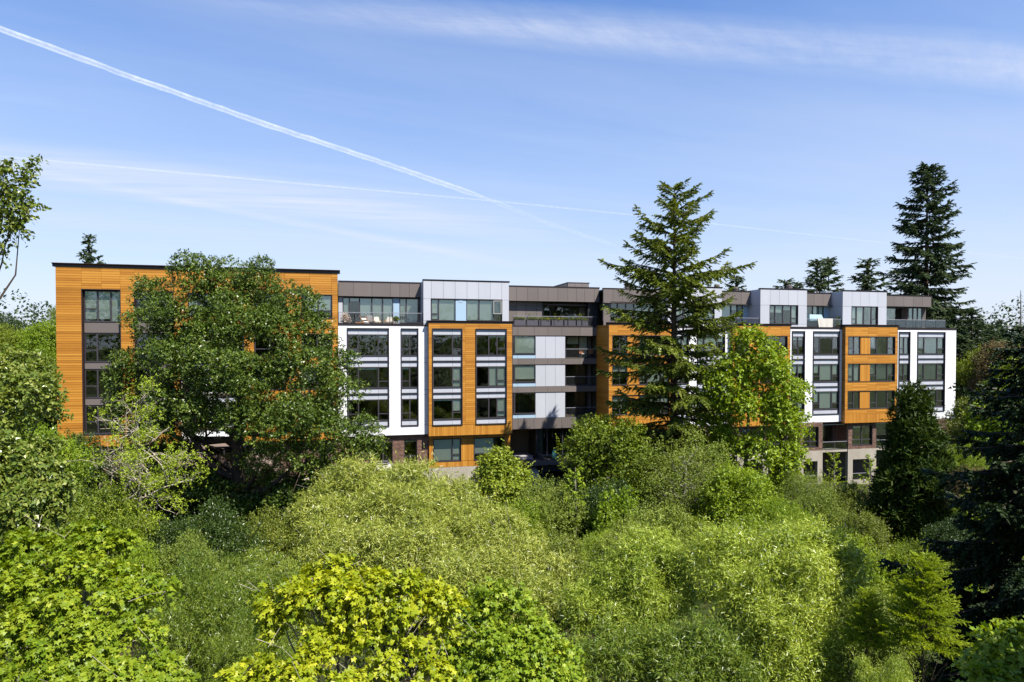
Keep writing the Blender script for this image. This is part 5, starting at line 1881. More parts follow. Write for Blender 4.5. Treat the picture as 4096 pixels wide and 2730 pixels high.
def hero(name, label, cat, x, D, lobes_px, mat, tmpl, leaf, sprays, m, r0=0.4, k=7, f=0.46, length=0.6, droop=0.12, depth=0.5, shell=0.45, limbs=30, twigs=2, bark="brown", top=None, seed=5, keep_in=0.12, upturn=0.3, spread=0.9, var=0.16, single=0, single_name="leaf", face_up=0.55, flat=0.85, singles_near=None, base=0.45, trunk_to=None, tiers=0, pale=0.0, reach=0.78, keep=0.70, shoots=0.0):
    """a tree whose clumps stand where they were measured: (x, y, radius in grid units, metres nearer or farther)"""
    rng = np.random.default_rng(seed)
    root = sight(x, CY, D)
    gz = ground_z(root.x, root.y)
    loc = Vector((root.x, root.y, gz - 0.1))
    t = empty(name, loc)
    tag(t, label, cat)
    big = []
    for (lx, ly, lr, dd) in lobes_px:
        c = sight(lx, ly, D + dd) - loc
        r = lr / F_PX * (D + dd)
        big.append([c.x, c.y, c.z, r, r * depth * 2, r * flat])
    big = np.array(big)
    lob = sublobes(rng, big, k, f, 0.35, keep, reach)
    if tiers:
        # branches spread their leaves in flat, drooping sheets one above the other
        tl = []
        for c in big:
            for _ in range(tiers):
                d = rand_dirs(rng, 1, 0.2)[0] * rng.uniform(0.25, 1.0)
                rr = c[3] * rng.uniform(0.22, 0.40)
                tl.append([c[0] + d[0] * c[3], c[1] + d[1] * c[3], c[2] + d[2] * c[3] * 0.8, rr, rr, rr * 0.30])
        lob = np.array(tl)
        P, o, tn = lobe_sprays(rng, lob, sprays, 0.9, 0.25, 0.5, 0.3)
        o = unitv(np.c_[(P - big[:, :3].mean(axis=0))[:, :2], np.zeros(len(P))] * 0.25 + o * np.array([0.8, 0.8, 0.25]))
    else:
        P, o, tn = lobe_sprays(rng, lob, sprays, 0.3, shell, 0.6, keep_in)
    part = spray_leaves(rng, P, o, tn, tmpl, leaf, length, m, droop, upturn, spread, face_up, base, var, pale)
    if shoots:
        # whips that stand out beyond the mass and break its outline
        up = np.flatnonzero((rng.random(len(P)) < shoots) & (o[:, 2] > -0.2))
        part = join_arrays([part, spray_leaves(rng, P[up], unitv(o[up] + np.array([0, 0, 0.5])), tn[up] + 0.06, tmpl, leaf, length * 2.1, m * 2, droop * 0.5, 0.8, spread * 0.85, face_up, base, var, pale * 2)])
    zt = big[:, 2].max() * 0.9 if trunk_to is None else trunk_to
    cx = float(np.median(big[:, 0]))
    tr = limb_mesh(rng, big, (0, 0, 0), (cx * 0.7, 0, zt), r0, limbs, twigs, BARK[bark], "trunk", 0.22)
    link("trunk", tr, t)
    if single:
        # the leaves that show largest (nearest the camera, on the outside) become objects of their own
        V, F, T = part
        nv, nf = len(LEAF[tmpl][0]), len(LEAF[tmpl][1])
        n = len(T) // nv
        C = V.reshape(n, nv, 3).mean(axis=1) + np.array(loc)
        dist = np.linalg.norm(C, axis=1)
        rank = dist - 0.9 * (C[:, 2] - C[:, 2].min()) + rng.normal(0, 0.5, n)
        infr = (np.abs(C[:, 0] / np.maximum(C[:, 1], 1)) < 0.75) & (C[:, 2] / np.maximum(C[:, 1], 1) > -0.48)
        order = np.argsort(np.where(infr, rank, 1e6))[:single]
        mask = np.zeros(n, bool)
        mask[order] = True
        lm = leaf_object_mesh(tmpl, L[mat])
        Vn = V.reshape(n, nv, 3)
        tv = LEAF[tmpl][0]
        for i in order:
            o_ = link(single_name, lm[int(min(3, T[i * nv] * 4))], t)
            # recover the leaf's frame from its corners
            A = np.linalg.lstsq(np.c_[tv, np.ones(nv)], Vn[i], rcond=None)[0]
            from mathutils import Matrix
            mtx = Matrix([[A[0][r], A[1][r], A[2][r], A[3][r]] for r in range(3)] + [[0, 0, 0, 1]])
            o_.matrix_local = mtx
        keepV = Vn[~mask].reshape(-1, 3)
        kF = (LEAF[tmpl][1][None] + (np.arange((~mask).sum()) * nv)[:, None, None]).reshape(-1, 3)
        part = (keepV, kF, T.reshape(n, nv)[~mask].ravel())
    c = link("crown", foliage_mesh("crown", [part], L[mat]), t)
    c["kind"] = "stuff"
    return t


_LM = {}


def leaf_object_mesh(tmpl, mat):
    """four tones of one thin leaf, shared by all the single leaves of a tree"""
    key = (tmpl, mat.name)
    if key not in _LM:
        tv, tf = LEAF[tmpl]
        out = []
        for k in range(4):
            me = raw_mesh("leaf_" + tmpl, tv, tf, np.full(len(tv), 0.2 + 0.2 * k), "tint")
            me.materials.append(mat)
            out.append(me)
        _LM[key] = out
    return _LM[key]

# ------------------------------------------------------------------ trees in front of the building
# the big oak before the cedar wing
oak = [(455, 640, 62, 0), (520, 660, 60, 1), (590, 655, 58, 0), (675, 700, 58, 0), (730, 770, 52, 0), (640, 760, 70, -2), (540, 750, 75, -2), (420, 740, 68, -1), (345, 680, 45, 1), (335, 745, 52, 0),
       (310, 830, 42, 0), (380, 830, 58, -2), (300, 900, 42, 1), (470, 850, 70, -3), (570, 860, 75, -4), (680, 850, 70, -3), (770, 840, 45, 0), (780, 910, 58, -2), (835, 990, 45, -1), (855, 1030, 32, 0),
       (300, 955, 40, 0), (370, 920, 50, -2), (360, 990, 45, -2), (450, 950, 55, -3), (560, 970, 60, -4), (665, 960, 65, -4), (745, 1000, 60, -3), (800, 1050, 45, -1), (700, 1050, 55, -3), (600, 1060, 50, -2),
       (500, 1080, 40, 1), (420, 1040, 38, 0), (640, 1110, 40, -1), (740, 1090, 40, -2), (420, 1100, 40, 0), (590, 1140, 45, 0), (520, 1150, 55, -1), (660, 1150, 50, -2), (720, 1140, 42, -2), (460, 1120, 40, -1), (380, 1110, 38, -1), (560, 1190, 45, -2), (640, 1190, 40, -2), (292, 860, 44, 0), (282, 930, 38, 0), (305, 1010, 36, 0), (350, 1050, 42, 0), (480, 820, 100, 2.5), (620, 900, 105, 2.5), (430, 950, 75, 2.5), (700, 960, 80, 2.5), (560, 720, 80, 2.5)]
hero("oak_tree", "massive dark green oak with gnarled trunk hiding much of the cedar wing", "tree", 545, 47, oak, "oak", "chip", 0.175, 46000, 6, r0=0.62, k=11, f=0.36, shell=0.32, length=0.34, seed=41, limbs=34, twigs=3, keep_in=0.12, var=0.2)

# the big-leaf maple on the right in front of the building
mp = [(1720, 790, 40, 0), (1690, 850, 45, 0), (1760, 840, 50, -1), (1800, 900, 45, -1), (1650, 880, 40, 0), (1640, 960, 42, 1), (1700, 930, 52, -1), (1770, 960, 50, -1), (1825, 980, 36, 0), (1660, 1030, 45, 0), (1740, 1040, 50, -1), (1815, 1060, 42, -1), (1835, 1120, 28, 0), (1770, 1120, 40, 0), (1690, 1110, 40, 0), (1620, 920, 26, 1), (1790, 850, 26, 0), (1840, 900, 20, 0), (1600, 1000, 24, 1)]
hero("maple_tree", "light green big-leaf maple standing between the fir and the right white walls", "tree", 1712, 56, mp, "lime", "heart", 0.26, 7000, 6, r0=0.24, k=10, f=0.34, length=0.75, droop=0.3, seed=42, twigs=4, bark="grey", keep_in=0.25, shell=0.9)

# Douglas fir rising over the roof
rng = np.random.default_rng(51)
p = sight(1548, 428, 58.5)
gz = ground_z(p.x, p.y)
H = p.z - gz
prof = lambda t: min(1.0, 3.0 * (1 - t)) ** 0.6 * (0.85 + 0.15 * min(1, t * 2))
part, mb = fir_arrays(rng, H, 5.8, 150, tuft_len=0.58, step=0.25, dense=1.3, bare=0.14, rise=0.68, drop=-0.18, ragged=0.34, profile=prof, hang=0.45, gap=0.10)
t = empty("fir_tree", (p.x, p.y, gz))
tag(t, "tall open-branched fir standing in front of the building and rising far above its roof", "tree")
link("trunk", mb.mesh("trunk", BARK["brown"], smooth=True), t)
link("crown", foliage_mesh("crown", [part], L["fir"]), t)["kind"] = "stuff"

# the taller fir behind the right end of the building
rng = np.random.default_rng(52)
p = sight(2126, 382, 100)
gz = ground_z(p.x, p.y)
H = p.z - gz
part, mb = fir_arrays(rng, H, 9.0, 260, tuft_len=0.95, step=0.40, dense=1.6, bare=0.08, rise=0.55, drop=-0.3, ragged=0.32, profile=lambda t: (1 - t) ** 0.52 * 0.98, hang=0.45, gap=0.06)
t = empty("fir_tree", (p.x, p.y, gz))
tag(t, "tallest dark fir, rising behind the right end of the building", "tree")
link("trunk", mb.mesh("trunk", BARK["brown"], smooth=True), t)
link("crown", foliage_mesh("crown", [part], L["fir_far"]), t)["kind"] = "stuff"

# false cypress, a dense dark cone
rng = np.random.default_rng(53)
p = sight(2104, 890, 50)
gz = ground_z(p.x, p.y)
H = p.z - gz
lob = []
for i in range(70):
    z = (i + 0.5) / 70
    w = 3.1 * min(1.0, (1 - z) * 1.5 + 0.05) ** 0.75 * (0.85 + 0.15 * min(1, z * 4))
    a = i * 2.399
    rr = 0.85 * (1.05 - 0.55 * z) * rng.uniform(0.75, 1.2)
    lob.append([w * 0.72 * math.cos(a), w * 0.72 * math.sin(a), H * (0.03 + 0.93 * z), rr, rr, rr * 1.35])
lob.append([-0.9, 0, H * 0.90, 0.5, 0.5, 1.0])
lob.append([0.55, 0, H * 0.93, 0.45, 0.45, 1.0])
lob = np.array(lob)
core = np.array([[0, 0, H * (0.04 + 0.085 * j), 2.0 * min(1, (1.02 - 0.1 * j) * 1.4), 2.0 * min(1, (1.02 - 0.1 * j) * 1.4), 1.4] for j in range(10)])
l2 = sublobes(rng, lob, 7, 0.42, 0.5)
P, o, tn = lobe_sprays(rng, np.vstack([l2, core]), 16000, 0.4, 0.35, 0.6, 0.05)
part = spray_leaves(rng, P, unitv(o + np.array([0, 0, 0.5])), tn, "scale", 0.34, 0.35, 3, 0.1, 0.5, 0.5, 0.3, 0.42, 0.14)
t = empty("cypress_tree", (p.x, p.y, gz))
tag(t, "dense dark cone-shaped cypress in front of the right end of the building", "tree")
link("trunk", MB().tube([(0, 0, 0), (0, 0, H * 0.9)], [0.35, 0.05], 8).mesh("trunk", BARK["brown"], smooth=True), t)
link("crown", foliage_mesh("crown", [part], L["cedar_leaf"]), t)["kind"] = "stuff"

# spruce close by at the right edge, mostly in its own shade
rng = np.random.default_rng(54)
p = sight(2405, 760, 21)
gz = ground_z(p.x, p.y)
H = p.z - gz
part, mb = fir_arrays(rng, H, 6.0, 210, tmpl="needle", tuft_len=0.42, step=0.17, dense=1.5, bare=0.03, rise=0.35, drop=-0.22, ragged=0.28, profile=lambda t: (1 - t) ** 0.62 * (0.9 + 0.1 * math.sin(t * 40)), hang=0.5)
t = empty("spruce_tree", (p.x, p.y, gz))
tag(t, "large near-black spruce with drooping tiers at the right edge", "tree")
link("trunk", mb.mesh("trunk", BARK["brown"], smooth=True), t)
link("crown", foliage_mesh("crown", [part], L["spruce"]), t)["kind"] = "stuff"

# unseen spruce added right of the view to shade the bottom of the scene
rng = np.random.default_rng(55)
gz = ground_z(11.8, 9.6)
H = 21.5
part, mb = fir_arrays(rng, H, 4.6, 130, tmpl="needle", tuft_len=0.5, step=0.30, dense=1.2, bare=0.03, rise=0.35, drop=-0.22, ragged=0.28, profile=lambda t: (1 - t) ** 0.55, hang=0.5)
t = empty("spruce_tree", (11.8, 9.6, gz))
tag(t, "added spruce unseen beyond the right edge, shading the lower part of the view", "tree")
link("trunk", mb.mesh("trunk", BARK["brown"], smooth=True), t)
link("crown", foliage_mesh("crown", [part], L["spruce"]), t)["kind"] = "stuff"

# poplar at the left edge; one limb reaches into view against the sky
pl = [(0, 540, 20, 0), (20, 510, 18, 0), (35, 480, 18, 0), (55, 450, 16, 0), (62, 420, 16, 0), (68, 395, 14, 0), (73, 370, 9, 0), (5, 470, 20, 0), (12, 430, 18, 0), (18, 400, 16, 0), (28, 382, 9, 0), (50, 505, 16, 0), (70, 492, 15, 0), (86, 472, 11, 0), (96, 455, 6, 0), (38, 532, 16, 0), (62, 545, 9, 0), (8, 572, 13, 0), (-8, 588, 14, 0), (30, 440, 15, 0), (-30, 480, 40, 0), (-60, 420, 50, 0), (-70, 520, 50, 0), (-110, 640, 40, 0),
      (-70, 830, 70, 0), (20, 870, 60, -1), (75, 850, 36, 0), (100, 885, 40, 0), (60, 920, 60, -2), (10, 960, 60, -2), (110, 940, 30, 0), (40, 830, 30, 0)]
hero("poplar_tree", "poplar at the left edge, a sparse limb of large glossy leaves against the sky", "tree", -170, 30, pl, "poplar", "heart", 0.19, 4300, 5, r0=0.30, k=5, f=0.5, length=0.4, droop=0.4, seed=45, twigs=0, limbs=9, bark="brown", keep_in=0.25, shell=0.8, var=0.24, spread=0.8)
pl2 = [(20, 1080, 60, 0), (80, 1110, 50, 0), (110, 1170, 40, 0), (40, 1180, 60, -1), (0, 1040, 45, 0), (-40, 1150, 70, 0), (130, 1120, 24, 0), (90, 1040, 28, 1)]
hero("poplar_tree", "low poplar under the taller one, full of white leaf glints, at the left edge", "tree", 30, 24, pl2, "poplar", "heart", 0.17, 5200, 5, r0=0.18, k=7, f=0.42, length=0.5, droop=0.5, seed=46, twigs=3, bark="pale", keep_in=0.2, shell=0.7, var=0.28, spread=0.9)

# maples close to the camera: layered sheets of big leaves
m1 = [(775, 1305, 22, 0.3), (735, 1340, 38, 0), (800, 1350, 46, 0), (690, 1368, 52, -0.2), (635, 1390, 38, 0), (850, 1372, 55, -0.2), (930, 1362, 44, 0), (985, 1362, 30, 0.2), (1012, 1398, 30, 0.2), (905, 1412, 40, -0.3), (1025, 1450, 22, 0.2), (665, 1415, 34, -0.1),
      (790, 1435, 34, -0.4), (640, 1450, 20, -0.3), (735, 1490, 36, -0.7), (840, 1478, 26, -0.7), (945, 1480, 26, -0.5), (700, 1545, 40, -1.1), (610, 1550, 46, -1.2), (870, 1540, 30, -1.0), (990, 1540, 30, -0.8), (545, 1560, 36, -1.3), (800, 1590, 40, -1.3), (900, 1610, 50, -1.6), (690, 1620, 60, -1.8), (590, 1640, 60, -1.8), (1045, 1590, 26, -1)]
hero("maple_tree", "yellow-green maple with big lobed leaves at the bottom of the view, nearest the camera", "tree", 800, 16, m1, "maple_gold", "maple_far", 0.14, 3300, 7, r0=0.16, k=6, f=0.5, length=0.42, droop=0.55, seed=61, tiers=4, twigs=7, bark="pale", keep_in=0.25, shell=0.55, single=300, face_up=0.7, flat=0.42, upturn=0.0, spread=0.8, limbs=25)
m2 = [(60, 1240, 45, 1), (140, 1235, 50, 1), (210, 1240, 45, 1), (255, 1260, 36, 1), (20, 1290, 50, 0.5), (110, 1310, 60, 0), (200, 1310, 50, 0), (275, 1330, 36, 0.4), (50, 1370, 60, -0.4), (150, 1390, 60, -0.5), (240, 1390, 50, -0.3), (330, 1370, 34, 0.2), (375, 1355, 22, 0.3), (20, 1450, 60, -1), (110, 1470, 60, -1), (210, 1470, 55, -1), (300, 1450, 40, -0.5),
      (60, 1550, 70, -1.6), (170, 1560, 60, -1.6), (270, 1550, 60, -1.5), (360, 1530, 40, -1), (400, 1570, 40, -1.3), (-30, 1340, 60, 0), (-40, 1500, 80, -1.4), (320, 1610, 60, -2)]
hero("maple_tree", "lime-green maple with big lobed leaves filling the lower left corner", "tree", 130, 19, m2, "maple_lime", "maple_far", 0.15, 4600, 6, r0=0.18, k=6, f=0.5, length=0.45, droop=0.55, seed=62, tiers=4, twigs=5, bark="pale", keep_in=0.25, shell=0.55, single=300, face_up=0.7, flat=0.45, upturn=0.0, spread=0.8, limbs=25)
m3 = [(1130, 1370, 32, 0.5), (1170, 1400, 40, 0.3), (1110, 1430, 40, 0.2), (1200, 1460, 50, 0), (1140, 1500, 55, -0.4), (1230, 1520, 40, -0.4), (1290, 1520, 36, -0.4), (1090, 1540, 40, -0.8), (1190, 1570, 60, -1), (1290, 1590, 50, -1), (1120, 1620, 60, -1.4), (1060, 1500, 26, -0.2)]
hero("maple_tree", "mid-green young maple beside the yellow one, bottom centre", "tree", 1180, 18, m3, "maple_green", "maple_far", 0.13, 2800, 6, r0=0.12, k=6, f=0.5, length=0.5, droop=0.3, seed=63, tiers=4, twigs=2, bark="grey", keep_in=0.25, shell=0.55, single=150, face_up=0.8, flat=0.5, upturn=0.0, spread=0.8, limbs=12)
m4 = [(2300, 1490, 30, 0), (2345, 1470, 28, 0), (2330, 1530, 34, -0.3), (2270, 1540, 26, 0), (2375, 1540, 40, -0.3), (2310, 1590, 40, -0.8)]
hero("maple_tree", "green maple branch with lobed leaves in the lower right corner under the spruce", "tree", 2350, 14, m4, "maple_green", "maple_far", 0.14, 1200, 6, r0=0.10, k=5, f=0.5, length=0.45, droop=0.3, seed=64, tiers=4, twigs=2, keep_in=0.25, shell=0.55, single=60, face_up=0.8, flat=0.5, upturn=0.0, limbs=6)

# the half-bare lichened tree left of the oak
rng = np.random.default_rng(71)
D_ = 34
root = sight(315, CY, D_)
gz = ground_z(root.x, root.y)
t = empty("bare_tree", (root.x, root.y, gz))
tag(t, "half-dead lichened tree with bare grey branches in front of the oak", "tree")
mb = MB()
tips = []


def fork(p, d, ln, r, depth):
    pts, rad = [p], [r]
    for i in range(4):
        d = unitv(d + rng.normal(0, 0.22, 3) + np.array([0, 0, 0.06]))
        p = p + d * ln / 4
        pts.append(p)
        rad.append(r * (1 - 0.12 * (i + 1)))
    mb.tube(pts, rad, 5 if depth < 2 else 4, cap=False)
    if depth >= 4 or ln < 0.25:
        tips.append((p, d))
        return
    for _ in range(3 if depth < 3 else 2):
        q = pts[rng.integers(2, 5)]
        fork(q, unitv(d * 0.55 + rand_dirs(rng, 1, 0.15)[0] * 0.9), ln * rng.uniform(0.48, 0.74), max(0.010, r * 0.5), depth + 1)


H_ = (CY - 985) / F_PX * D_ - gz
pts = [np.array([0, 0, 0.0])]
for i in range(12):
    pts.append(pts[-1] + np.array([rng.normal(0, 0.12), rng.normal(0, 0.12), H_ / 12]))
mb.tube(pts, [0.17 - 0.012 * i for i in range(13)], 7, cap=False)
for i in range(5, 13):
    for _ in range(4):
        fork(pts[i], unitv(rand_dirs(rng, 1, 0.25)[0] * np.array([1, 0.7, 1])), rng.uniform(0.9, 1.9), 0.045, 1)
link("trunk", mb.mesh("trunk", BARK["pale"], smooth=True), t)
tp = np.array([p for p, d in tips if p[0] > 0.3 or rng.random() < 0.25])
o = rand_dirs(rng, len(tp), 0.3)
part = spray_leaves(rng, np.repeat(tp, 7, 0) + rng.normal(0, 0.16, (len(tp) * 7, 3)), np.repeat(o, 7, 0), np.zeros(len(tp) * 7), "oval", 0.10, 0.3, 6, 0.1)
link("crown", foliage_mesh("crown", [part], L["lime"]), t)["kind"] = "stuff"

# young sapling with a single thin stem, mid view
rng = np.random.default_rng(72)


def sapling(x, yt, D, label, mat, leaf, n=9, h_px=230):
    tp_ = sight(x, yt, D)
    gz_ = ground_z(tp_.x, tp_.y)
    H = tp_.z - gz_
    t = empty("sapling", (tp_.x, tp_.y, gz_))
    tag(t, label, "sapling")
    mb = MB()
    mb.tube([(0, 0, 0), (0.08, 0, H * 0.5), (0, 0, H)], [0.06, 0.04, 0.012], 6)
    P, O = [], []
    for i in range(n * 3):
        z = H * (0.35 + 0.62 * i / (n * 3))
        a = i * 2.4
        ln = (1.3 - 0.9 * i / (n * 3)) * rng.uniform(0.6, 1.2)
        d = np.array([math.cos(a) * 0.8, math.sin(a) * 0.8, 0.6])
        mb.tube([(0, 0, z), tuple(np.array([0, 0, z]) + d * ln)], [0.018, 0.006], 4, cap=False)
        for k in range(6):
            P.append(np.array([0, 0, z]) + d * ln * (0.25 + 0.75 * k / 5))
            O.append(d)
    P, O = np.array(P), np.array(O)
    part = spray_leaves(rng, P, unitv(O), np.zeros(len(P)), "heart", leaf, 0.3, 6, 0.3)
    link("trunk", mb.mesh("trunk", BARK["grey"], smooth=True), t)
    link("crown", foliage_mesh("crown", [part], L[mat]), t)["kind"] = "stuff"


sapling(1322, 1075, 44, "thin yellow-green sapling before the dark lobby", "lime", 0.16)
sapling(1612, 1205, 40, "slender sapling below the sparse olive tree", "olive", 0.13, 7)
sapling(2000, 1045, 58, "small sapling in front of the right concrete frame", "lime", 0.13, 7)
sapling(1918, 1040, 58, "thin young tree before the gap between the brick piers", "lime", 0.13, 8)

G1 = "willows filling the valley floor"
W = [
    ("willow_b", "dark willow left of the yellow maple and right of the lime maple", 455, 1268, 24, 290, "willow_dark_shaded"),
    ("willow", "small dark willow behind the lime maple, next to the bare tree", 600, 1262, 31, 220, "willow_dark_shaded"),
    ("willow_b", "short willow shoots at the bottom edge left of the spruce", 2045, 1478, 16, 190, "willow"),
    ("willow", "shaded willow between the oak's foot and the central willow dome", 670, 1200, 41, 180, "willow_dark_shaded"),
    ("willow_b", "willow behind the yellow maple's left shoulder", 560, 1390, 22, 220, "willow_dark_shaded"),
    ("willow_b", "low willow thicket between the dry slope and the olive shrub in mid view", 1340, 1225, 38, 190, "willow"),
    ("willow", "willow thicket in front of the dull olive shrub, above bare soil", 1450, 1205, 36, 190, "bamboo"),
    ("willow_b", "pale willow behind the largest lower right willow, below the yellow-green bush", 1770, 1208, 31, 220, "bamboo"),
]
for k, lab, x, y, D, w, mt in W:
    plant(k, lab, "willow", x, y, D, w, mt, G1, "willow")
wk = dict(k=12, f=0.36, reach=1.02, keep=0.62, shoots=0.05, length=0.55, droop=0.25, upturn=0.35, spread=0.85, face_up=0.3, var=0.21, pale=0.014, shell=0.32, keep_in=0.06, flat=1.0, limbs=26, twigs=4, bark="grey", r0=0.14)
wa = [(760, 1160, 50, 0), (720, 1200, 45, 0), (830, 1128, 52, 0), (900, 1128, 58, 0), (970, 1136, 52, 0), (1040, 1166, 48, 0), (1095, 1200, 45, -1), (1150, 1236, 45, -2), (1200, 1280, 45, -3), (1245, 1325, 45, -5),
      (780, 1225, 60, -3), (860, 1205, 62, -3), (940, 1214, 66, -3), (1020, 1236, 62, -3), (1090, 1276, 58, -4), (740, 1280, 52, -5), (830, 1290, 62, -6), (920, 1296, 68, -6), (1010, 1306, 68, -6), (1100, 1346, 62, -8), (1170, 1356, 58, -8), (1010, 1390, 58, -9), (1255, 1405, 48, -10), (1180, 1430, 50, -11)]
hero("willow", "broad pale willow thicket in the centre, domed below the first cedar bay", "willow", 960, 39, wa, "bamboo", "sliver", 0.21, 30000, 7, seed=111, **wk)["group"] = G1
wb = [(1855, 1268, 50, 1), (1790, 1294, 52, 0.5), (1920, 1302, 48, 0.5), (1700, 1288, 46, 1), (1640, 1280, 40, 1.5), (1750, 1355, 58, 0), (1840, 1362, 62, -0.5), (1930, 1382, 52, -0.3), (1685, 1372, 44, 0), (1968, 1450, 42, -0.5), (1805, 1452, 62, -1), (1890, 1472, 62, -1.2), (1735, 1462, 38, -0.5), (1855, 1550, 62, -1.8), (1950, 1550, 48, -1.5), (1780, 1565, 46, -1.5)]
hero("willow", "largest bright willow in the lower right, with silvery leaf glints, left of the spruce", "willow", 1820, 24, wb, "willow", "sliver", 0.15, 21000, 7, seed=112, **wk)["group"] = G1
wc = [(1490, 1276, 44, 0), (1440, 1312, 44, 0), (1545, 1302, 40, 0), (1395, 1362, 44, -0.5), (1480, 1362, 52, -0.8), (1560, 1372, 40, -0.6), (1430, 1432, 46, -1.2), (1505, 1436, 44, -1.4), (1340, 1420, 40, -1)]
hero("willow", "sunlit willow left of the largest one, parted from it by a dark gap", "willow", 1470, 27, wc, "willow", "sliver", 0.155, 13000, 7, seed=113, **wk)["group"] = G1
wd = [(1560, 1505, 46, 0), (1480, 1535, 46, 0), (1400, 1520, 42, 0), (1630, 1530, 46, -0.3), (1340, 1560, 40, -0.3), (1690, 1560, 40, -0.5), (1560, 1580, 50, -0.6)]
hero("willow", "shaded willow along the bottom edge in front of the two bright ones", "willow", 1520, 20, wd, "willow_dark_shaded", "sliver", 0.14, 9000, 7, seed=114, **wk)["group"] = G1  # its darker leaf colour carries part of the shade at the bottom edge

G2 = "trees and shrubs along the front of the building"
B = [
    ("conic", "small pointed green tree before the cedar base and concrete plinth", 1145, 1024, 50, 140, "mid"),
    ("shrub", "olive shrub at the foot of the small pointed tree", 1262, 1096, 45, 150, "olive"),
    ("round_b", "rounded green tree right of the dark lobby, under the cedar return", 1405, 948, 55, 210, "mid"),
    ("round", "dark small tree tucked behind the rounded green one at the fir's foot", 1490, 972, 59, 130, "dark"),
    ("shrub_b", "dark bush in the shade below the rounded green tree", 1390, 1100, 46, 150, "dark"),
    ("mapleish", "bright young maple bush in front of the dark bush", 1420, 1108, 43, 100, "maple_green"),
    ("airy", "sparse olive-leaved tree with pale twigs at the fir's foot", 1575, 985, 50, 230, "olive"),
    ("shrub_b", "dull olive shrub below the sparse pale-twigged tree", 1500, 1150, 40, 190, "olive"),
    ("round_b", "yellow-green tree beneath the big-leaf maple", 1695, 1060, 47, 180, "lime"),
    ("shrub", "yellow-green bush spreading at the foot of the yellow-green tree", 1740, 1175, 40, 160, "lime"),
    ("airy", "thin grey-green tree before the left concrete pier of the right-hand base", 1858, 1070, 52, 120, "olive"),
    ("shrub_b", "brownish olive bush in front of the concrete piers", 1888, 1120, 46, 120, "olive"),
    ("shrub", "fresh green bush right of the brownish one, below the balcony gap", 1950, 1105, 52, 90, "cool"),
    ("shrub", "light maple-like bush left of the brownish olive bush", 1808, 1140, 43, 110, "maple_green"),
    ("shrub_b", "dark blue-green bush at the left foot of the cypress", 1985, 1165, 43, 100, "cool"),
    ("shrub", "lime bush between the largest willow and the blue-green bush", 1915, 1205, 36, 150, "lime"),
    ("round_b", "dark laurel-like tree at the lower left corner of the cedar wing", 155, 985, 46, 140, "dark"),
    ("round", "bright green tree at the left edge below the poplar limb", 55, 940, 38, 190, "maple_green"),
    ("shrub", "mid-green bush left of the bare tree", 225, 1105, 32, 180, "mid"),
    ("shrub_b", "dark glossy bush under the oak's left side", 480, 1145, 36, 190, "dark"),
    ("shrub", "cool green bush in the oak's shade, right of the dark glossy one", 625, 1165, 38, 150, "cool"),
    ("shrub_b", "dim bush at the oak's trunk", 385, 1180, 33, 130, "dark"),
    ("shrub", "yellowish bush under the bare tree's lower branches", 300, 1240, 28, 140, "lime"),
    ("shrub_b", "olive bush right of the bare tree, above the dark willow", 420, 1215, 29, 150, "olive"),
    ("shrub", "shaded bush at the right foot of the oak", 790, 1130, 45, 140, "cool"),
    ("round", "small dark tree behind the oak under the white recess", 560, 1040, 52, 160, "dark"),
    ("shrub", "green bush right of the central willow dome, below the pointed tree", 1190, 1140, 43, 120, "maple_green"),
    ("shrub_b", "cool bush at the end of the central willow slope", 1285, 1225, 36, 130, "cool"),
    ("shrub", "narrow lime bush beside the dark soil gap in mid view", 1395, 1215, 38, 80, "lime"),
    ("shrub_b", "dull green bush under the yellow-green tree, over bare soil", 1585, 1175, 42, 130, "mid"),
        ("round", "dark tree in the oak's shade before the white recess of the cedar wing", 455, 1050, 52, 190, "dark"),  # dark foliage added where only the oak's shade covers the plinth
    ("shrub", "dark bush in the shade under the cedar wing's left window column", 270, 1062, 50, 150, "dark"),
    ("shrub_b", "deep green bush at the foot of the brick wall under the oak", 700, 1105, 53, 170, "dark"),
    ("shrub", "low bush against the concrete plinth below the brick wall", 815, 1092, 52, 120, "mid"),
]
for k, lab, x, y, D, w, mt in B:
    nm = "shrub" if k.startswith("shrub") else "tree"
    plant(k, lab, nm, x, y, D, w * 1.15, mt, G2, {"conic": "pointed_tree", "airy": "sparse_tree", "mapleish": "young_maple", "round": "broadleaf_tree", "round_b": "broadleaf_tree"}.get(k, "shrub"))

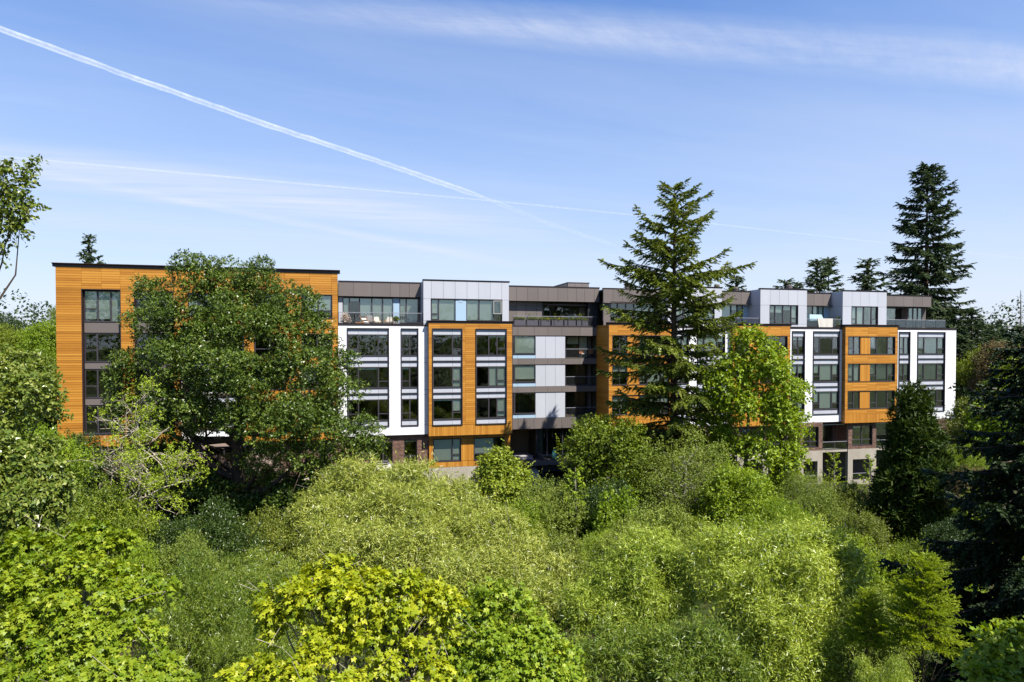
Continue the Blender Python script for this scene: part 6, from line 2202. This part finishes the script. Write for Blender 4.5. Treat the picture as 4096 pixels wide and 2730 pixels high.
G3 = "trees beyond the right end of the building"
R_ = [
    ("fir_far", "shorter fir at the right flank of the tallest fir", 2232, 700, 98, 170, "fir_far"),
    ("fir_far_b", "small dark fir on the skyline right of the tall firs", 2298, 728, 120, 120, "fir_far"),
    ("upright", "green tree close against the right white wall end", 2222, 820, 88, 110, "mid"),
    ("fir_far", "drooping dark fir beside the right white wall end, below the tallest fir", 2205, 760, 92, 190, "fir_far"),
    ("round_b", "brownish thin-leaved tree in front of the skyline firs", 2300, 775, 80, 120, "brown"),
    ("mapleish", "bright maple at the right edge above the spruce", 2345, 775, 62, 130, "maple_lime"),
    ("mapleish", "second bright maple lower down at the right edge", 2310, 860, 56, 150, "maple_green"),
    ("round_b", "light green bushy tree between the cypress and the spruce", 2238, 900, 60, 120, "cool"),
    ("shrub", "bright bush right of the cypress under the light green tree", 2215, 1010, 54, 90, "maple_green"),
    ("shrub_b", "bronze-leaved shrub between the cypress and the spruce", 2232, 1062, 46, 95, "brown"),
    ("shrub", "lime bush below the bronze-leaved shrub", 2275, 1110, 40, 120, "lime"),
    ("shrub", "mid-green bush behind the feathery larch at the cypress's foot", 2110, 1225, 33, 150, "mid"),
    ("shrub_b", "lime bush behind the small larch shoots", 2030, 1255, 33, 150, "lime"),
    ("shrub", "fresh green bush seen between the spruce's tiers", 2260, 1330, 30, 180, "lime"),
    ("shrub", "dull bush in the shade at the cypress's right foot", 2190, 1180, 38, 110, "dark"),
    ("upright", "tall mid-green tree behind the bright maples", 2262, 790, 84, 90, "mid"),
    ("fir_far", "dark fir filling the skyline just right of the tallest fir's foot", 2190, 705, 108, 230, "fir_far"),
    ("fir_far", "dark fir under the dead snag at the far right skyline", 2338, 742, 118, 200, "fir_far"),
    ("fir_far", "blunt dark fir between the shorter fir and the skyline firs", 2262, 738, 106, 220, "fir_far"),
    ("fir_far_b", "far fir left of the dead snag", 2272, 745, 150, 110, "fir_far"),
]
for k, lab, x, y, D, w, mt in R_:
    nm = {"fir_far": "fir_tree", "fir_far_b": "fir_tree", "airy": "sparse_tree", "mapleish": "maple_tree", "upright": "upright_tree", "round": "broadleaf_tree", "round_b": "broadleaf_tree"}.get(k, "shrub")
    plant(k, lab, "shrub" if k.startswith("shrub") else "tree", x, y, D, w, mt, G3, nm)

G4 = "firs showing above the roof line"
F_ = [
    ("fir_far_b", "lone thin fir above the left end of the cedar wing", 207, 530, 105, 150, "fir_far"),
    ("fir_far", "left one of the twin firs above the pale blocks", 1876, 588, 125, 165, "fir_far"),
    ("fir_far", "right one of the twin firs above the pale blocks", 1902, 583, 128, 160, "fir_far"),
    ("fir_far_b", "broad fir above the bronze roof between twin firs and tallest fir", 1992, 587, 118, 250, "fir_far"),
    ("fir_far_b", "low thin fir top left of the twin firs, above the pale block", 1803, 634, 120, 170, "fir_far"),
    ("fir_far", "small fir top beside the low thin one, over a roof vent", 1830, 640, 118, 120, "fir_far"),
    ("fir_far", "small fir top peeping right of the tall open fir", 1690, 626, 112, 150, "fir_far"),
    ("fir_far", "tiny fir top left of the tall open fir", 1447, 642, 105, 90, "fir_far"),
]
for k, lab, x, y, D, w, mt in F_:
    plant(k, lab, "tree", x, y, D, w, mt, G4, "fir_tree")

G5 = "trees beyond the left end of the building"
L_ = [
    ("round", "dark oak-like tree on the skyline at far left", 15, 712, 110, 90, "dark"),
    ("round_b", "light green tree beside the cedar wing's left edge", 100, 728, 84, 130, "maple_green"),
    ("upright", "mid-green tree between the skyline oak and the light green tree", 48, 748, 90, 90, "mid"),
    ("round_b", "green tree filling the gap under the light green tree", 85, 800, 72, 120, "mid"),
    ("round", "lower dark tree in the shade beside the cedar wing", 110, 880, 64, 90, "dark"),
    ("airy", "brownish tree edge touching the cedar wing's left side", 128, 690, 100, 40, "olive"),
    ("round", "far rounded tree at the left edge", -10, 735, 95, 80, "mid"),
]
for k, lab, x, y, D, w, mt in L_:
    plant(k, lab, "tree", x, y, D, w, mt, G5, "upright_tree" if k == "upright" else ("sparse_tree" if k == "airy" else "broadleaf_tree"))

plant("larch", "bright yellow-green feathery larch in front of the spruce", "tree", 2128, 1240, 17.5, 165, "larch", None, "larch_tree")
plant("larch", "small yellow-green larch shoots left of the bright larch", "tree", 1998, 1325, 18.5, 100, "larch", None, "larch_tree")

# dead snag on the skyline
p = sight(2343, 668, 140)
gz = ground_z(p.x, p.y)
t = empty("dead_snag", (p.x, p.y, gz))
tag(t, "bare dead conifer snag on the skyline at far right", "dead tree")
rng = np.random.default_rng(73)
H = p.z - gz
MB().tube([(0, 0, 0), (0.2, 0, H * 0.6), (0, 0, H)], [0.4, 0.22, 0.05], 7).build("trunk", BARK["grey"], t)
mb = MB()
for i in range(46):
    z = H * (0.55 + 0.43 * i / 46)
    a = i * 2.4
    ln = 3.2 * (1 - i / 60) * rng.uniform(0.5, 1)
    mb.tube([(0, 0, z), (math.cos(a) * ln * 0.6, math.sin(a) * ln * 0.6, z - 0.1 * ln), (math.cos(a) * ln, math.sin(a) * ln, z - 0.42 * ln)], [0.06, 0.04, 0.015], 4, cap=False)
mb.build("branches", BARK["grey"], t)

# white-flowered shrub low on the right
rng = np.random.default_rng(74)
t = plant("shrub_b", "sprawling shrub dotted with small white flowers, left of the larch", "shrub", 2030, 1335, 21, 170, "olive", None, "flowering_shrub")
H0, W0 = PROTO["shrub_b"][0], PROTO["shrub_b"][1]
lob = sublobes(rng, dome_lobes(rng, H0, W0, 18, 0.0, 0.25, 0.3), 5)
P, o, tn = lobe_sprays(rng, lob, 420, 0.6, 0.1, 0.8, 0)
part = spray_leaves(rng, P * 1.04, o, tn, "oval", 0.09, 0.1, 5, 0, 0.3)
fl = link("blossom", foliage_mesh("blossom", [part], L["flower"]), t)
fl.scale = [c for c in t.children if c.name.startswith("crown")][0].scale
fl["kind"] = "stuff"

# ------------------------------------------------------------------ ground cover, far woods
rng = np.random.default_rng(81)
n = 24000
x = rng.uniform(-48, 75, n)
y = rng.uniform(9, 76, n)
ok = np.array([(y_ < OY + ST * ((x_ - OX) * CT + (y_ - OY) * ST) - 1.0) for x_, y_ in zip(x, y)])
x, y = x[ok], y[ok]
bare = (np.sin(x * 0.55 + 1) * np.sin(y * 0.6) + rng.normal(0, 0.25, len(x))) > 0.85
x, y = x[~bare], y[~bare]
z = np.array([ground_z(a, b) for a, b in zip(x, y)])
hgt = 0.5 + 0.5 * np.sin(x * 0.8) * np.cos(y * 0.7)
P = np.c_[x, y, z + rng.random(len(x)) * (0.4 + 1.5 * np.clip(hgt, 0, 1))]
part = spray_leaves(rng, P, rand_dirs(rng, len(P), 0.7), np.zeros(len(P)), "oval", 0.26, 0.5, 3, 0.2)
o = link("undergrowth", foliage_mesh("undergrowth", [part], L["mid"]))
tag(o, kind="stuff")

# woods that close the view beyond and behind (the windows mirror those behind the camera)
rng = np.random.default_rng(82)


def far_wood(name, pts, mat, leaf, per):
    lob = []
    for (x_, y_, h, w) in pts:
        gz_ = ground_z(x_, y_)
        for j in range(5):
            a = j * 2.4 + rng.random()
            lob.append([x_ + w * 0.3 * math.cos(a), y_ + w * 0.3 * math.sin(a), gz_ + h * (0.4 + 0.12 * j), w * 0.34, w * 0.34, h * 0.2])
    lob = np.array(lob)
    n_ = per * len(pts)
    which = rng.integers(0, len(lob), n_)
    d = rand_dirs(rng, n_, 0.2)
    P_ = lob[which, :3] + d * lob[which, 3:] * (1 - 0.4 * rng.random(n_) ** 1.5)[:, None]
    part_ = spray_leaves(rng, P_, d, rng.normal(0, 0.1, len(lob))[which], "oval", leaf, leaf * 2, 3, 0.15)
    o_ = link(name, foliage_mesh(name, [part_], mat))
    tag(o_, kind="stuff")


pts = [(rng.uniform(-260, 330), rng.uniform(165, 330), rng.uniform(17, 26), rng.uniform(9, 15)) for _ in range(190)]
pts = [q for q in pts if 0.45 < abs(q[0] / q[1]) < 1.7][:75]
far_wood("distant_woods", pts, L["dark"], 0.85, 400)
pts = [(rng.uniform(-190, 190), rng.uniform(-95, -45), rng.uniform(20, 30), rng.uniform(9, 14)) for _ in range(64)]
far_wood("woods_across_the_valley", pts, L["mid"], 1.0, 200)

# plants in pots and planters
rng = np.random.default_rng(83)
for t, h, r, lh, mt in POTTED:
    if mt == "row":
        k = max(8, int(r * 26))
        P = np.c_[rng.uniform(-r * 0.92, r * 0.92, k * 4), rng.uniform(-0.18, 0.18, k * 4), np.zeros(k * 4)]
        tall = np.where(rng.random(k * 4) < 0.12, lh, 0.28) * rng.uniform(0.5, 1.1, k * 4)
        parts = []
        for q in range(4):
            Q = P.copy()
            Q[:, 2] = tall * q / 4
            parts.append(spray_leaves(rng, Q, unitv(rng.normal(0, 0.4, Q.shape) + np.array([0, 0, 1.0])), np.zeros(len(Q)), "lance", 0.2, 0.14, 3, 0.1))
        link("leaves", foliage_mesh("leaves", parts, L["mid"]), t)["kind"] = "stuff"
        b = P[rng.permutation(len(P))[:max(3, k // 5)]] + np.array([0, -0.12, 0.2])
        if "yellow" in (t.get("label") or ""):
            pt = spray_leaves(rng, np.repeat(b, 8, 0) + rng.normal(0, 0.05, (len(b) * 8, 3)), rand_dirs(rng, len(b) * 8, 0.5), np.zeros(len(b) * 8), "oval", 0.09, 0.08, 3, 0)
            link("blooms", foliage_mesh("blooms", [pt], L["yellow"]), t)["kind"] = "stuff"
    else:
        k = 60
        P = np.c_[rng.normal(0, r * 0.35, k), rng.normal(0, r * 0.35, k), h + rng.random(k) * lh * 0.55]
        d = unitv(rng.normal(0, 0.5, (k, 3)) + np.array([0, 0, 0.9]))
        part = spray_leaves(rng, P, d, np.zeros(k), "lance", 0.26 if mt != "pampas" else 0.3, lh * 0.4, 6, 0.25)
        link("leaves", foliage_mesh("leaves", [part], L[mt or "mid"]), t)["kind"] = "stuff"
        MB().tube([(0, 0, h), (0, 0, h + lh * 0.6)], 0.012, 5).build("stem", BARK["brown"], t)

# ------------------------------------------------------------------ condensation trails, nine kilometres up
def trail_mat(name, dens, nscale):
    N = Nodes(name)
    lw = N.n("ShaderNodeLayerWeight")
    lw.inputs["Blend"].default_value = 0.5
    core = N.math("POWER", N.math("SUBTRACT", 1.0, lw.outputs["Facing"], clamp=True), 1.3)
    a = N.noise(nscale, 6, 0.65)
    b = N.noise(nscale * 0.22, 3, 0.5)
    f = N.math("MULTIPLY", core, N.math("MULTIPLY_ADD", a, 1.6, -0.12, clamp=True))
    f = N.math("MULTIPLY", f, N.math("MULTIPLY_ADD", b, 1.2, 0.2, clamp=True))
    f = N.math("MULTIPLY", f, dens, clamp=True)
    df = N.n("ShaderNodeBsdfDiffuse")
    df.inputs["Color"].default_value = (0.9, 0.9, 0.9, 1)
    tl = N.n("ShaderNodeBsdfTranslucent")
    tl.inputs["Color"].default_value = (0.9, 0.9, 0.9, 1)
    ad = N.n("ShaderNodeMixShader")
    ad.inputs[0].default_value = 0.6
    N.l(df.outputs[0], ad.inputs[1])
    N.l(tl.outputs[0], ad.inputs[2])
    tr = N.n("ShaderNodeBsdfTransparent")
    mx = N.n("ShaderNodeMixShader")
    N.l(f, mx.inputs[0])
    N.l(tr.outputs[0], mx.inputs[1])
    N.l(ad.outputs[0], mx.inputs[2])
    return N.done(mx.outputs[0])


ALT = 9000.0


def contrail(name, label, pts, w0, w1, dens, nscale, seed):
    rng = np.random.default_rng(seed)
    g = []
    for x_, y_ in pts:
        d = sight(x_, y_, 1.0)
        g.append(np.array(d) * (ALT / d.z))
    P_, R_w = [], []
    n_ = 70
    seg = np.linalg.norm(np.diff(np.array(g), axis=0), axis=1)
    cum = np.r_[0, np.cumsum(seg)]
    for i in range(n_ + 1):
        s = cum[-1] * (i / n_) ** 1.0
        j = min(np.searchsorted(cum, s, side="right") - 1, len(g) - 2)
        u = (s - cum[j]) / seg[j]
        q = g[j] + (g[j + 1] - g[j]) * u
        w = w0 + (w1 - w0) * i / n_
        taper = min(1.0, (n_ - i) / 6 + 0.05) * min(1.0, i / 3 + 0.3)
        P_.append(tuple(q + rng.normal(0, 0.05 * w, 3)))
        R_w.append(float(w * taper * rng.uniform(0.9, 1.1)))
    mb = MB().tube(P_, R_w, 12, cap=False)
    o = mb.build(name, trail_mat("trail_" + str(seed), dens, nscale), smooth=True)
    tag(o, label, "contrail", "condensation trails")


contrail("contrail", "thick bright white contrail slanting down from the upper left", [(-160, 5), (0, 70), (330, 190), (600, 285), (860, 370), (1130, 462)], 84, 165, 0.68, 0.004, 91)
contrail("contrail", "faint thin tail continuing the bright contrail towards the fir", [(1120, 458), (1260, 515), (1420, 568)], 120, 140, 0.3, 0.003, 92)
contrail("contrail", "long hair-thin contrail crossing the whole sky below the bright one", [(-100, 352), (580, 414), (1160, 466), (1440, 494), (2000, 556), (2500, 612)], 40, 60, 0.30, 0.003, 93)
